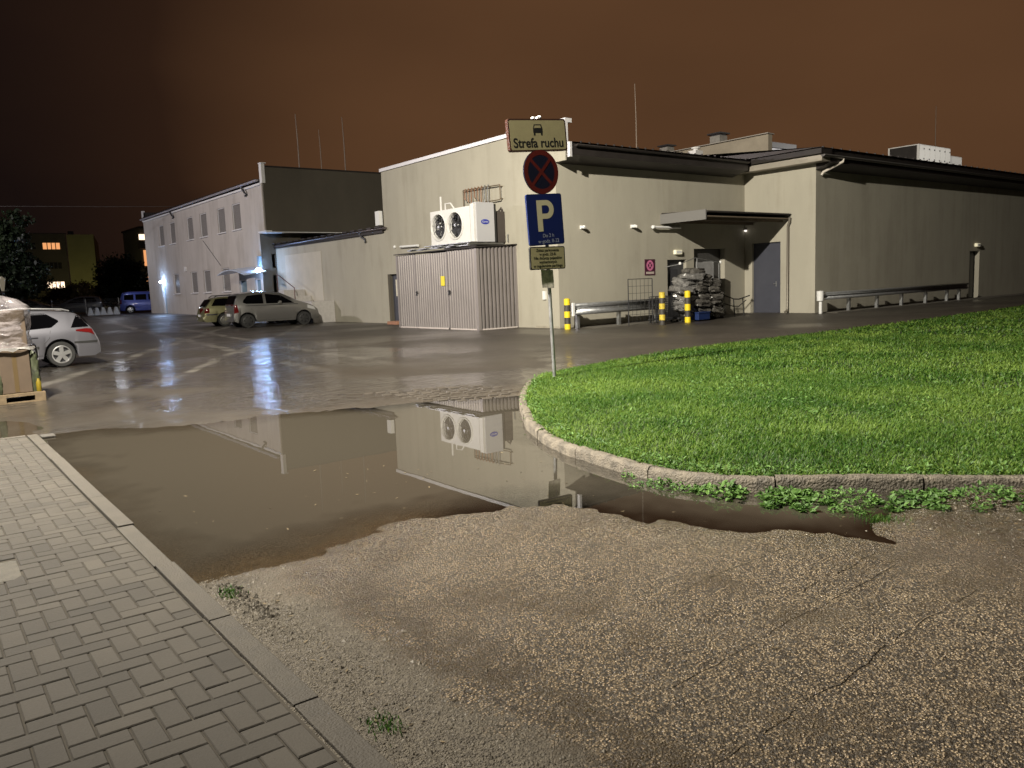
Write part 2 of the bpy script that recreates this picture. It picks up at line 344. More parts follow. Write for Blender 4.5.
    rip = ma('ADD', noise(1.0, 4, .6, 1.2, q.outputs[0]), ma('MULTIPLY', noise(6, 3, .6), .25))
    bc = N(t, 'ShaderNodeBump'); bc.inputs['Strength'].default_value = .7; bc.inputs['Distance'].default_value = .028; L(rip, bc.inputs['Height']); L(bc.outputs[0], b.inputs['Coat Normal'])
    return M
ground = tag(quadmesh('ground', V, F, ground_material()), 'wet patched asphalt yard with coarse worn chippings in the foreground', 'ground', kind='structure')
ground.data.shade_smooth()

# ------------------------------------------------------------------ puddle water
def water_material():
    M = bpy.data.materials.new('muddy_water'); M.use_nodes = True; t = M.node_tree; t.nodes.clear(); L = t.links.new
    at = N(t, 'ShaderNodeAttribute', attribute_name='depth')
    tr = N(t, 'ShaderNodeBsdfTransparent'); tr.inputs[0].default_value = (.90, .85, .76, 1)
    df = N(t, 'ShaderNodeBsdfDiffuse'); df.inputs[0].default_value = (.046, .040, .031, 1)
    m1 = N(t, 'ShaderNodeMixShader'); mp_ = N(t, 'ShaderNodeMapRange'); mp_.inputs[1].default_value = .0; mp_.inputs[2].default_value = .034; mp_.inputs[3].default_value = .03; mp_.inputs[4].default_value = .97
    L(at.outputs['Fac'], mp_.inputs[0]); L(mp_.outputs[0], m1.inputs[0]); L(tr.outputs[0], m1.inputs[1]); L(df.outputs[0], m1.inputs[2])
    gl = N(t, 'ShaderNodeBsdfGlossy'); gl.inputs['Roughness'].default_value = .006
    fr = N(t, 'ShaderNodeFresnel'); fr.inputs['IOR'].default_value = 2.2
    g = N(t, 'ShaderNodeNewGeometry'); nz_ = N(t, 'ShaderNodeTexNoise'); nz_.inputs['Scale'].default_value = 2.0; nz_.inputs['Detail'].default_value = 2; L(g.outputs['Position'], nz_.inputs['Vector'])
    bp = N(t, 'ShaderNodeBump'); bp.inputs['Strength'].default_value = .05; bp.inputs['Distance'].default_value = .004; L(nz_.outputs['Fac'], bp.inputs['Height']); L(bp.outputs[0], gl.inputs['Normal']); L(bp.outputs[0], fr.inputs['Normal'])
    m2 = N(t, 'ShaderNodeMixShader'); L(fr.outputs[0], m2.inputs[0]); L(m1.outputs[0], m2.inputs[1]); L(gl.outputs[0], m2.inputs[2])
    o = N(t, 'ShaderNodeOutputMaterial'); L(m2.outputs[0], o.inputs[0]); return M
wx = np.arange(.25, 8.6, .06); wy = np.arange(1.0, 12.8, .06); WX, WY = np.meshgrid(wx, wy, indexing='ij')
gzw = ground_z(WX.ravel(), WY.ravel()); ny = len(wy)
I, Jx = np.meshgrid(np.arange(len(wx)-1), np.arange(ny-1), indexing='ij'); b0 = (I*ny+Jx).ravel()
F = np.stack([b0, b0+ny, b0+ny+1, b0+1], 1); keep = (gzw[F] < .004).any(1); F = F[keep]
us, inv = np.unique(F, return_inverse=True); F = inv.reshape(F.shape)
V = np.stack([WX.ravel(), WY.ravel(), np.zeros(WX.size)], 1)[us]
puddle = quadmesh('puddle_water', V, F, water_material()); puddle.data.shade_smooth()
a = puddle.data.attributes.new('depth', 'FLOAT', 'POINT'); a.data.foreach_set('value', np.maximum(0, -gzw[us]).astype(np.float32))
tag(puddle, 'still muddy puddle mirroring the fans and the shed', 'puddle', kind='structure')

# ------------------------------------------------------------------ paved footway in herringbone blocks
def paver_material():
    M = bpy.data.materials.new('grey_paver'); M.use_nodes = True; t = M.node_tree; b = t.nodes['Principled BSDF']; L = t.links.new
    oi = N(t, 'ShaderNodeAttribute', attribute_name='tone'); g = N(t, 'ShaderNodeNewGeometry')
    n1 = N(t, 'ShaderNodeTexNoise'); n1.inputs['Scale'].default_value = 3; n1.inputs['Detail'].default_value = 6; L(g.outputs['Position'], n1.inputs['Vector'])
    n2 = N(t, 'ShaderNodeTexNoise'); n2.inputs['Scale'].default_value = 130; n2.inputs['Detail'].default_value = 4; L(g.outputs['Position'], n2.inputs['Vector'])
    s = N(t, 'ShaderNodeMath', operation='MULTIPLY_ADD'); L(n2.outputs['Fac'], s.inputs[0]); s.inputs[1].default_value = .45; L(oi.outputs['Fac'], s.inputs[2])
    s2 = N(t, 'ShaderNodeMath', operation='MULTIPLY_ADD'); L(n1.outputs['Fac'], s2.inputs[0]); s2.inputs[1].default_value = .5; L(s.outputs[0], s2.inputs[2])
    c = N(t, 'ShaderNodeValToRGB'); c.color_ramp.elements[0].position = .3; c.color_ramp.elements[1].position = 1.2 if False else 1.0
    c.color_ramp.elements[0].color = (.034, .0295, .0235, 1); c.color_ramp.elements[1].color = (.068, .059, .047, 1); L(s2.outputs[0], c.inputs[0]); L(c.outputs[0], b.inputs['Base Color'])
    b.inputs['Roughness'].default_value = .8
    bp = N(t, 'ShaderNodeBump'); bp.inputs['Strength'].default_value = .5; bp.inputs['Distance'].default_value = .003; L(n2.outputs['Fac'], bp.inputs['Height']); L(bp.outputs[0], b.inputs['Normal'])
    return M
ZP = .05
pw = .0965; X1 = 1.06; Y1 = 10.40
PV = []; PF = []; PT = []
def brick(x0, x1, y0, y1):
    x0 = max(x0, -3.0); x1 = min(x1, X1); y1 = min(y1, Y1); y0 = max(y0, -1.2)
    if x1-x0 < .02 or y1-y0 < .02: return
    if (x0+x1)/2 < .47 and (x0+x1)/2 > -.2 and (y0+y1)/2 < 5.40 and (y0+y1)/2 > 5.03: return      # the slab lies here
    g = .0030; c = .004; dz = rng.normal(0, .0007); tl = rng.normal(0, .0012, 2); o = len(PV); tone = float(np.clip(rng.normal(.1, .10), -.15, .4))
    x0 += g; x1 -= g; y0 += g; y1 -= g; mx_, my_ = (x0+x1)/2, (y0+y1)/2
    for (ins, z) in ((0, -.03), (0, -c), (c, 0)):
        for (x, y) in ((x0+ins, y0+ins), (x1-ins, y0+ins), (x1-ins, y1-ins), (x0+ins, y1-ins)):
            PV.append((x, y, ZP+z+dz+(x-mx_)*tl[0]*6+(y-my_)*tl[1]*6)); PT.append(tone)
    for l in range(2):
        for k in range(4): PF.append((o+l*4+k, o+l*4+(k+1) % 4, o+l*4+4+(k+1) % 4, o+l*4+4+k))
    PF.append((o+8, o+9, o+10, o+11))
nx_ = int(4.2/pw); ny_ = int(11.8/pw)
for i in range(-nx_, 2):
    for j in range(-2, ny_):
        x = X1+(i-1)*pw; y = -1.2+j*pw; q = (i-j) % 4
        if q == 0: brick(x, x+2*pw, y, y+pw)            # along x: cells (i,j),(i+1,j)
        elif q == 2: brick(x, x+pw, y-pw, y+pw)   # along y: cells (i,j-1),(i,j)
me_o = quadmesh('footway_paving', np.array(PV), np.array(PF), paver_material())
a = me_o.data.attributes.new('tone', 'FLOAT', 'POINT'); a.data.foreach_set('value', np.array(PT, np.float32))
tag(me_o, 'grey concrete block footway laid in herringbone', 'footway', kind='structure')
joint = mat('joint_sand', (.045, .038, .028), .95, var=.3, vscale=30)
mb_ = MB(); mb_.box(-3.05, 1.07, -1.3, 10.41, -.12, ZP-.0075); tag(mb_.build('footway_bed', joint), 'dark sand bed under the block footway', 'bedding', kind='structure')
slabm = mat('slab_concrete', (.09, .082, .068), .8, var=.25, vscale=14, bump=.5, bscale=120)
MB().box(-.15, .50, 5.01, 5.43, 0, ZP+.001)
sl = MB(); sl.prism([(-.18, 5.03), (.43, 5.01), (.47, 5.06), (.475, 5.38), (.45, 5.40), (-.18, 5.40)], lambda a, b: (a, b, .0), lambda a, b: (a, b, ZP+.002))
tag(sl.build('concrete_slab', slabm, bevel=.004), 'pale broken-edged concrete slab set into the block footway', 'slab')
# edging stones of the footway: each stone a thing
edge_m = mat('edging_concrete', (.064, .056, .045), .75, var=.18, vscale=8, bump=.5, bscale=110)
ks = -1.30
proto = None
while ks < 10.42:
    ln = min(1.0, 10.50-ks)
    b_ = MB(); b_.box(-.05, .05, .004, ln-.004, -.16, ZP+.002)
    o = b_.build('edging_stone', edge_m, bevel=.006); o.location = (1.075+.055+rng.normal(0, .003)+.004*(ks > 5), ks, rng.normal(0, .002)); o.rotation_euler = (0, rng.normal(0, .01), rng.normal(0, .0025))
    tag(o, 'grey concrete edging stone along the long side of the block footway', 'edging stone', 'edging stones along the footway')
    ks += 1.0
xk = 1.05
while xk > -3:
    b_ = MB(); b_.box(-.99, -.004, -.05, .05, -.16, ZP+.002); o = b_.build('edging_stone', edge_m, bevel=.006); o.location = (xk+.02, 10.46, 0)
    tag(o, 'grey concrete edging stone across the far end of the block footway', 'edging stone', 'edging stones across the footway end'); xk -= 1.0

# the footway runs at a slight angle to the road
TURN = Matrix.Translation((1.178, 5.6, 0)) @ Matrix.Rotation(-.0165, 4, 'Z') @ Matrix.Translation((-1.178, -5.6, 0))
for o in list(COL.objects):
    if o.name.split('.')[0] in ('footway_paving', 'footway_bed', 'concrete_slab', 'edging_stone'):
        o.matrix_world = TURN @ (Matrix.Translation(o.location) @ o.rotation_euler.to_matrix().to_4x4())
# ------------------------------------------------------------------ grass island with kerb stones
def offset_path(pts, d):
    out = []
    for i, p in enumerate(pts):
        a_ = Vector(pts[max(i-1, 0)]); c_ = Vector(pts[min(i+1, len(pts)-1)]); t_ = (c_-a_).normalized(); out.append((p[0]-t_.y*d, p[1]+t_.x*d))
    return out
KP = ISLAND[0:19]
def resample(pts, step):
    P_ = [Vector(p) for p in pts]; out = [P_[0]]; acc = 0
    for a_, b_ in zip(P_[:-1], P_[1:]):
        ln = (b_-a_).length; s_ = step-acc
        while s_ < ln: out.append(a_.lerp(b_, s_/ln)); s_ += step
        acc = (acc+ln) % step
    out.append(P_[-1]); return out
fine = resample([(9.2, 10.15)]+KP, .125)
nst = 8; i0 = 0; kn = 0
where = ['at the far tip of the grass island, beside the signpost', 'low and weathered beside the mirror puddle', 'chipped, standing in the puddle where the kerb bends', 'half hidden behind leafy weeds', 'in shade along the near edge of the grass']
while i0 < len(fine)-2:
    seg = fine[i0:i0+nst+1]
    if len(seg) < 3: break
    seg = [Vector(p) for p in seg]
    d0 = (seg[1]-seg[0]).normalized()*.007; d1 = (seg[-1]-seg[-2]).normalized()*.007; seg[0] = seg[0]+d0; seg[-1] = seg[-1]-d1
    zt = .100+rng.normal(0, .006)
    prof = [(0, -.15), (0.0, zt-.035), (.012, zt-.010), (.028, zt), (.088, zt), (.095, zt-.01), (.095, -.1)]
    Vv = []; Fv = []; n_ = len(prof)
    dirs = [(seg[min(i+1, len(seg)-1)]-seg[max(i-1, 0)]).normalized() for i in range(len(seg))]
    for i, p in enumerate(seg):
        nr = Vector((-dirs[i].y, dirs[i].x))
        for (dd, z) in prof:
            jj = rng.normal(0, .0028)
            Vv.append((p.x+nr.x*(dd+jj), p.y+nr.y*(dd+jj), z+rng.normal(0, .002)))
    for i in range(len(seg)-1):
        for k in range(n_-1): Fv.append((i*n_+k, (i+1)*n_+k, (i+1)*n_+k+1, i*n_+k+1))
    Fv.append(tuple(range(n_))); Fv.append(tuple((len(seg)-1)*n_+k for k in range(n_))[::-1])
    o = MB().add(Vv, Fv).build('kerb_stone', kerb_conc, smooth=True)
    yy = seg[len(seg)//2].y
    tag(o, 'weathered kerb stone, '+(where[0] if yy > 8.3 else where[1] if yy > 5.6 else where[2] if yy > 3.9 else where[3] if yy > 2.6 else where[4]), 'kerb stone', 'kerb stones, '+('far tip' if yy > 8.3 else 'puddle side' if yy > 5.6 else 'bend' if yy > 3.9 else 'weedy stretch' if yy > 2.6 else 'near edge'))
    i0 += nst; kn += 1
soil = mat('soil', (.020, .032, .010), .95, var=.4, vscale=6, bump=.8, bscale=30)
inner = offset_path(KP, .06); inner = [(9.0, 10.1)]+[tuple(p) for p in inner]
IN = inner+ISLAND[19:-1]
def turf_z(x, y):
    d = sdist(x, y, ISLAND); return .072+.05*np.tanh(np.maximum(d, 0)/1.5)+.035*fbm(x, y, .35, 21)*np.clip(d/2, 0, 1)
bm = bmesh.new(); vs = [bm.verts.new((p[0], p[1], 0)) for p in IN]; bm.faces.new(vs); bmesh.ops.triangulate(bm, faces=bm.faces[:])
for _ in range(5):
    es = [e_ for e_ in bm.edges if e_.calc_length() > 1.2]
    if es: bmesh.ops.subdivide_edges(bm, edges=es, cuts=1); bmesh.ops.triangulate(bm, faces=[f_ for f_ in bm.faces if len(f_.verts) > 3])
xy = np.array([v_.co[:2] for v_ in bm.verts]); zz = turf_z(xy[:, 0], xy[:, 1])
for v_, z in zip(bm.verts, zz): v_.co.z = z
bmesh.ops.recalc_face_normals(bm, faces=bm.faces)
me = bpy.data.meshes.new('turf_soil'); bm.to_mesh(me); bm.free(); o = bpy.data.objects.new('turf_soil', me); COL.objects.link(o); me.materials.append(soil)
tag(o, 'dark soil under the lawn of the grass island', 'soil', kind='structure')

def leaf_mat(name, c0, c1, scale=2.0, rough=.45, trans=.25):
    M = bpy.data.materials.new(name); M.use_nodes = True; t = M.node_tree; b = t.nodes['Principled BSDF']; L = t.links.new
    at = N(t, 'ShaderNodeAttribute', attribute_name='tone'); g = N(t, 'ShaderNodeNewGeometry')
    n = N(t, 'ShaderNodeTexNoise'); n.inputs['Scale'].default_value = scale; n.inputs['Detail'].default_value = 4; L(g.outputs['Position'], n.inputs['Vector'])
    s = N(t, 'ShaderNodeMath', operation='MULTIPLY_ADD'); L(n.outputs['Fac'], s.inputs[0]); s.inputs[1].default_value = .9; L(at.outputs['Fac'], s.inputs[2])
    c = N(t, 'ShaderNodeValToRGB'); c.color_ramp.elements[0].position = .25; c.color_ramp.elements[1].position = .95
    c.color_ramp.elements[0].color = (*c0, 1); c.color_ramp.elements[1].color = (*c1, 1); L(s.outputs[0], c.inputs[0]); L(c.outputs[0], b.inputs['Base Color'])
    b.inputs['Roughness'].default_value = rough; b.inputs['Specular IOR Level'].default_value = .45
    tl = N(t, 'ShaderNodeBsdfTranslucent'); L(c.outputs[0], tl.inputs[0]); m_ = N(t, 'ShaderNodeMixShader'); m_.inputs[0].default_value = trans
    L(b.outputs[0], m_.inputs[1]); L(tl.outputs[0], m_.inputs[2]); L(m_.outputs[0], t.nodes['Material Output'].inputs[0]); return M
grass_m = leaf_mat('grass_blades', (.035, .10, .010), (.235, .34, .062), .7, .55, .5)
def blades(name, pts, hgt, wid, lean, material, tone=(-.02, .14)):
    n = len(pts); az = rng.uniform(0, 2*np.pi, n); ln = lean*rng.uniform(.25, 1.25, n); h_ = hgt*rng.uniform(.5, 1.3, n); w_ = wid*rng.uniform(.6, 1.3, n)
    d = np.stack([np.cos(az), np.sin(az)], 1); p_ = np.stack([-d[:, 1], d[:, 0]], 1)
    def row(f, dr, ww):
        c = pts.copy(); c[:, :2] += d*(ln*dr*h_)[:, None]; c[:, 2] += h_*f
        l = c.copy(); l[:, :2] -= p_*(w_*ww/2)[:, None]; r_ = c.copy(); r_[:, :2] += p_*(w_*ww/2)[:, None]; return l, r_
    a0, a1 = row(-.1, 0, .8); b0_, b1 = row(.6, .35, 1); c0_, c1 = row(.95, 1.0, .25)
    Vv = np.stack([a0, a1, b1, b0_, c1, c0_], 1).reshape(-1, 3); k = np.arange(n)*6
    Fv = np.concatenate([np.stack([k, k+1, k+2, k+3], 1), np.stack([k+3, k+2, k+4, k+5], 1)])
    o = quadmesh(name, Vv, Fv, material)
    a_ = o.data.attributes.new('tone', 'FLOAT', 'POINT'); a_.data.foreach_set('value', np.repeat(rng.normal(tone[0], tone[1], n), 6).astype(np.float32)); return o
def scatter(n, x0, x1, y0, y1, dens=None):
    x = rng.uniform(x0, x1, n); y = rng.uniform(y0, y1, n); d = sdist(x, y, ISLAND); ok = (d > .075) & (np.hypot(x-7.95, y-9.12) > .03)
    # only what the camera's surroundings can see
    ang = np.arctan2(y, x); ok &= (ang > .10) & (ang < 1.05)
    return x[ok], y[ok]
PTS = []
for (n, x0, x1, y0, y1) in ((230000, 4.4, 10, 1.0, 10.3), (80000, 10, 17, 1.0, 11), (50000, 17, 40, 2.5, 11.6)):
    x, y = scatter(n, x0, x1, y0, y1); keepd = rng.uniform(0, 1, len(x)) < np.clip(.82+.5*fbm(x, y, 2.2, 40), .35, 1)
    x, y = x[keepd], y[keepd]; PTS.append(np.stack([x, y, turf_z(x, y)], 1))
near, midp, farp = PTS
hn = .045*(1+.35*fbm(near[:, 0], near[:, 1], 1.3, 50)); o = blades('lawn_grass', np.concatenate([near, midp, farp]),
        np.concatenate([hn, np.full(len(midp), .055), np.full(len(farp), .06)]), np.concatenate([np.full(len(near), .0075), np.full(len(midp), .015), np.full(len(farp), .035)]), 1.15, grass_m)
tag(o, 'short bright green lawn filling the kerbed island', 'grass', kind='stuff')

clover_m = leaf_mat('weed_leaves', (.04, .095, .016), (.13, .25, .05), 5, .65, .3)
def leaves(n, cx, cy, rx, ry, zf, size, hmax, tone=(.05, .15), inside=None):
    """broad leaves on short stems: one 6-vertex folded leaf each"""
    r_ = np.sqrt(rng.uniform(0, 1, n)); a_ = rng.uniform(0, 2*np.pi, n); x = cx+r_*np.cos(a_)*rx; y = cy+r_*np.sin(a_)*ry
    z = zf(x, y)+rng.uniform(.1, 1, n)*hmax*(1-.6*r_**2)
    az = rng.uniform(0, 2*np.pi, n); el = rng.uniform(-.2, .9, n); s_ = size*rng.uniform(.5, 1.3, n)
    d = np.stack([np.cos(az)*np.cos(el), np.sin(az)*np.cos(el), np.sin(el)], 1); p_ = np.stack([-np.sin(az), np.cos(az), rng.uniform(-.3, .3, n)], 1); up = np.cross(d, p_)
    c = np.stack([x, y, z], 1)
    def pt(u, v, w): return c+d*(s_*u)[:, None]+p_*(s_*v)[:, None]+up*(s_*w)[:, None]
    Vv = np.stack([pt(0, 0, 0), pt(.35, .30, .10), pt(.8, .22, .08), pt(1.05, 0, -.06), pt(.8, -.22, .08), pt(.35, -.30, .10)], 1).reshape(-1, 3); k = np.arange(n)*6
    Fv = np.concatenate([np.stack([k, k+1, k+2, k+3], 1), np.stack([k, k+3, k+4, k+5], 1)])
    return Vv, Fv, np.repeat(rng.normal(tone[0], tone[1], n), 6)
def leaf_obj(name, data, material, parent=None):
    Vs, Fs, Ts, o_ = [], [], [], 0
    for (Vv, Fv, T) in data: Vs.append(Vv); Fs.append(Fv+o_); Ts.append(T); o_ += len(Vv)
    ob = quadmesh(name, np.concatenate(Vs), np.concatenate(Fs), material, parent)
    a_ = ob.data.attributes.new('tone', 'FLOAT', 'POINT'); a_.data.foreach_set('value', np.concatenate(Ts).astype(np.float32)); return ob
lw = []
for _ in range(150):                       # broad-leaved weeds through the lawn
    x, y = rng.uniform(4.6, 12), rng.uniform(1.5, 9.8)
    if sdist(np.array([x]), np.array([y]), ISLAND)[0] > .2: lw.append(leaves(22, x, y, .16, .16, turf_z, .035, .07))
for t_ in np.linspace(0, 1, 70):
    p_ = inner[1:][min(int(t_*15), 14)]; q_ = inner[1:][min(int(t_*15)+1, 15)]; f_ = t_*15-int(t_*15); x = p_[0]+(q_[0]-p_[0])*f_; y = p_[1]+(q_[1]-p_[1])*f_
    lw.append(leaves(26, x+.16, y+.05, .16, .14, turf_z, .034, .06))
tag(leaf_obj('lawn_weeds', lw, clover_m), 'broad-leaved clover and dandelion mixed through the lawn', 'weeds', kind='stuff')
WC = [((4.66, 4.32), .10, .05, 70, 'small leafy weed clump alone at the puddle corner of the kerb'), ((4.50, 3.90), .11, .17, 230, 'leafy green weed clump leaning over the puddle at the kerb bend'), ((4.56, 3.44), .09, .13, 150, 'middle-sized weed clump between the bend and the long weedy stretch'),
      ((4.78, 3.10), .13, .17, 330, 'dense leafy weed clump at the start of the long weedy stretch'), ((5.02, 2.78), .15, .16, 360, 'dense weed clump under the kerb joint, halfway along the weedy stretch'), ((5.30, 2.46), .15, .16, 300, 'weed clump with pale upright leaves before the shaded kerb'),
      ((5.56, 2.16), .13, .15, 200, 'sparser weed clump against the dark shaded kerb face'), ((5.74, 1.86), .14, .13, 220, 'weed clump at the right-hand end beside the mud bank')]
gzf = lambda x, y: np.maximum(ground_z(x, y), -.005)
for k_, (c, rx, ry, n, lab) in enumerate(WC):
    hk, sk, tk = rng.uniform(.05, .10), rng.uniform(.030, .050), rng.uniform(-.12, .10)
    parts_ = [leaves(int(n*.8), 0, 0, rx*1.5, ry*1.2, lambda x, y, c=c: gzf(x+c[0], y+c[1]), sk, hk, (tk, .16))]
    for _ in range(5): a_ = rng.uniform(0, 6.28); parts_.append(leaves(int(n*.12)+10, rx*1.9*math.cos(a_), ry*1.7*math.sin(a_), .05, .06, lambda x, y, c=c: gzf(x+c[0], y+c[1]), sk*.8, hk*.55, (tk-.05, .18)))
    parts_ = [(Vv, Fv, Tv) for (Vv, Fv, Tv) in parts_]
    lo = leaf_obj('weed_clump', parts_, clover_m); lo.location = (c[0], c[1], 0); tag(lo, lab, 'weed', 'weed clumps along the kerb')
# tufts at the footway edging and on the mud
def tuft(x, y, n, r_, h_, lab):
    p_ = np.stack([rng.normal(0, r_, n), rng.normal(0, r_*1.6, n), np.zeros(n)], 1); p_[:, 2] = gzf(p_[:, 0]+x, p_[:, 1]+y)
    o = blades('grass_tuft', p_, h_, .005, .9, grass_m, (-.15, .1)); o.location = (x, y, 0); tag(o, lab, 'grass tuft', 'grass tufts on the dirt')
tuft(1.225, 2.38, 120, .03, .018, 'low grass tuft growing between the edging stones and the dirt')
tuft(4.75, 2.45, 150, .05, .035, 'dark grass tuft on the mud bank by the weeds')
tuft(1.26, 4.05, 120, .03, .02, 'thin mossy tuft by the edging stone where the puddle ends')
# loose stones / crumbs
def pebbles(name, X, Y, sz, material):
    n = len(X); base = np.array([(1, 0, 0), (0, 1, 0), (-1, 0, 0), (0, -1, 0), (0, 0, .8), (0, 0, -.6)], float); f_ = np.array([(0, 1, 4), (1, 2, 4), (2, 3, 4), (3, 0, 4), (1, 0, 5), (2, 1, 5), (3, 2, 5), (0, 3, 5)])
    Vv = base[None]*(sz*rng.uniform(.5, 1.2, n))[:, None, None]*rng.uniform(.6, 1.3, (n, 6, 3)); an = rng.uniform(0, 6.28, n); c_, s_ = np.cos(an)[:, None], np.sin(an)[:, None]
    x_ = Vv[..., 0]*c_-Vv[..., 1]*s_; y_ = Vv[..., 0]*s_+Vv[..., 1]*c_; Vv = np.stack([x_+X[:, None], y_+Y[:, None], Vv[..., 2]+ground_z(X, Y)[:, None]+.001], 2).reshape(-1, 3)
    Fv = (f_[None]+(np.arange(n)*6)[:, None, None]).reshape(-1, 3); return quadmesh(name, Vv, Fv, material)
peb_m = mat('pebble', (.17, .15, .12), .6, var=.5, vscale=35)
n = 2600; X = np.concatenate([rng.uniform(1.20, 1.75, n), rng.normal(1.27, .05, 900), rng.uniform(4.5, 6.2, 700)]); Y = np.concatenate([rng.uniform(1.5, 4.35, n), rng.uniform(3.3, 4.4, 900), rng.uniform(1.3, 2.7, 700)])
ok = X < 1.25+.5*rng.uniform(0, 1, len(X))
ok |= X > 4
tag(pebbles('loose_grit', X[ok], Y[ok], .0055*np.where(rng.uniform(0, 1, ok.sum()) > .93, 2.2, 1), peb_m), 'loose grit and crumbs of earth on the dirt by the edging and the mud', 'grit', kind='stuff')
clod_m = mat('earth_clod', (.05, .042, .03), .9, var=.4, vscale=30)
X = rng.normal(1.285, .035, 150); Y = rng.uniform(3.55, 4.25, 150)
tag(pebbles('earth_clods', X, Y, np.full(150, .012), clod_m), 'dark clods of earth against the edging where the puddle ends', 'earth', kind='stuff')

lit_m = leaf_mat('dead_leaves', (.06, .045, .025), (.22, .17, .10), 6, .6, .1)
def flat_bits(n, X, Y, size):
    az = rng.uniform(0, 6.28, n); s_ = size*rng.uniform(.4, 1.4, n); z = np.maximum(gzf(X, Y), 0)+.004; c = np.stack([X, Y, z], 1); d = np.stack([np.cos(az), np.sin(az), rng.uniform(-.1, .25, n)], 1); p_ = np.stack([-np.sin(az), np.cos(az), rng.uniform(-.2, .2, n)], 1)*rng.uniform(.08, .5, n)[:, None]
    Vv = np.stack([c-d*s_[:, None], c+p_*s_[:, None], c+d*s_[:, None], c-p_*s_[:, None]], 1).reshape(-1, 3); k = np.arange(n)*4
    return Vv, np.stack([k, k+1, k+2, k+3], 1), np.repeat(rng.normal(.1, .25, n), 4)
n1 = 260; X = np.concatenate([rng.uniform(1.3, 4.4, 90), rng.normal(5.0, .28, n1), rng.uniform(1.25, 4.2, 60), rng.normal(1.3, .06, 60)]); Y = np.concatenate([rng.uniform(3.8, 6.5, 90), rng.normal(2.0, .28, n1), rng.uniform(1.5, 4.2, 60), rng.uniform(2.2, 4.3, 60)])
tag(leaf_obj('leaf_litter', [flat_bits(len(X), X, Y, .014)], lit_m), 'straw, dead leaves and scraps lying on the mud and the asphalt', 'litter', kind='stuff')
# setts that break the puddle's far edge by the kerb
sv = MB()
for r_ in range(9):
    for q_ in range(9):
        cx = 5.9+q_*.17+(r_ % 2)*.08-.05*r_+.0; cy = 8.98-q_*.06+r_*.19
        if sdist(np.array([cx]), np.array([cy]), ISLAND)[0] > -.12 or rng.uniform() < .12: continue
        z_ = gz(cx, cy); M_ = Matrix.Translation((cx, cy, max(z_, -.004)+.002)) @ Matrix.Rotation(-.35+rng.normal(0, .06), 4, 'Z') @ Matrix.Rotation(rng.normal(0, .05), 4, 'X')
        sv.box(-.072, .072, -.045, .045, -.05, .008+rng.uniform(0, .006), M_)
so = sv.build('sett_paving', mat('sett_stone', (.055, .047, .039), .45, var=.3, vscale=14, bump=.4, bscale=40), bevel=.014, smooth=True)
tag(so, 'worn stone setts breaking the wet surface beside the far kerb', 'setts', kind='structure')

# ================================================================== buildings
def wall(name, axis, c, u0, u1, z0, z1, holes, depth, material, parent, off, sgn=1, back=True):
    """facade in a plane with real recessed openings. axis 'x': plane X=c, u is Y; axis 'y': plane Y=c, u is X. sgn: direction into the wall"""
    us = sorted({u0, u1, *[h[0] for h in holes], *[h[1] for h in holes]}); zs = sorted({z0, z1, *[h[2] for h in holes], *[h[3] for h in holes]})
    P = (lambda u, z, d=0: (c+sgn*d, u, z)) if axis == 'x' else (lambda u, z, d=0: (u, c+sgn*d, z))
    b = MB()
    for ua, ub in zip(us[:-1], us[1:]):
        for za, zb in zip(zs[:-1], zs[1:]):
            um, zm = (ua+ub)/2, (za+zb)/2
            if any(h[0] < um < h[1] and h[2] < zm < h[3] for h in holes): continue
            b.add([P(ua, za), P(ub, za), P(ub, zb), P(ua, zb)], [(0, 1, 2, 3)])
    for (a, e_, f, g) in [h[:4] for h in holes]:
        q = [(a, f), (e_, f), (e_, g), (a, g)]
        for i in range(4):
            (p1, p2), (p3, p4) = q[i], q[(i+1) % 4]
            b.add([P(p1, p2), P(p3, p4), P(p3, p4, depth), P(p1, p2, depth)], [(0, 1, 2, 3)])
    return b.build(name, material, parent, off=off)
def half_gutter(name, p0, p1, r, out, parent, off, material=dark_metal):
    p0, p1, out = Vector(p0), Vector(p1), Vector(out); b = MB(); n = 8; V = []
    for p in (p0, p1):
        for k in range(n+1):
            g = math.pi*k/n; V.append(p+out*(-math.cos(g)*r+r)+Vector((0, 0, -math.sin(g)*r)))
    b.add(V, [(k, k+1, n+2+k, n+1+k) for k in range(n)]+[tuple(range(n+1)), tuple(range(n+1, 2*n+2))])
    o = b.build(name, material, parent, off=off, smooth=True); md = o.modifiers.new('thick', 'SOLIDIFY'); md.thickness = .008; return o

# ---------------------------------------------------------------- main hall (D, E, F, G faces) with the low link wing
xD, yE, yD2, yB, xA, yA2, xF, yG = 17.41, 19.69, 30.89, 43.0, 16.58, 66.5, 27.33, 16.61
HO = (22.0, 22.0, 0)
hall = empty('retail_hall', HO, 'long single-storey beige rendered hall with dark eaves, canopy bay and roof plant', 'building')
def H(mb, name, material, parent=None, **k): return mb.build(name, material, parent or hall, off=HO, **k)
wall('wall', 'x', xD, yE, yD2, -.1, 6.46, [(29.95, 30.85, .02, 2.14)], .22, render_beige, hall, HO)['label'] = 'tall beige end wall behind the fans'
dE1 = (22.70, 23.76, .0, 2.19); dE2 = (24.2, 26.05, .0, 2.58)
wall('wall', 'y', yE, xD, xF, -.1, 5.6, [dE1, dE2], .28, render_beige, hall, HO)
wall('wall', 'x', xF, yG, yE, -.1, 5.6, [(18.07, 19.34, .0, 2.75)], .16, render_beige, hall, HO)
dG = (40.35, 41.42, .0, 2.24)
wall('wall', 'y', yG, xF, 80, -.1, 5.6, [dG], .3, render_beige, hall, HO)['label'] = 'long beige wall running off to the right'
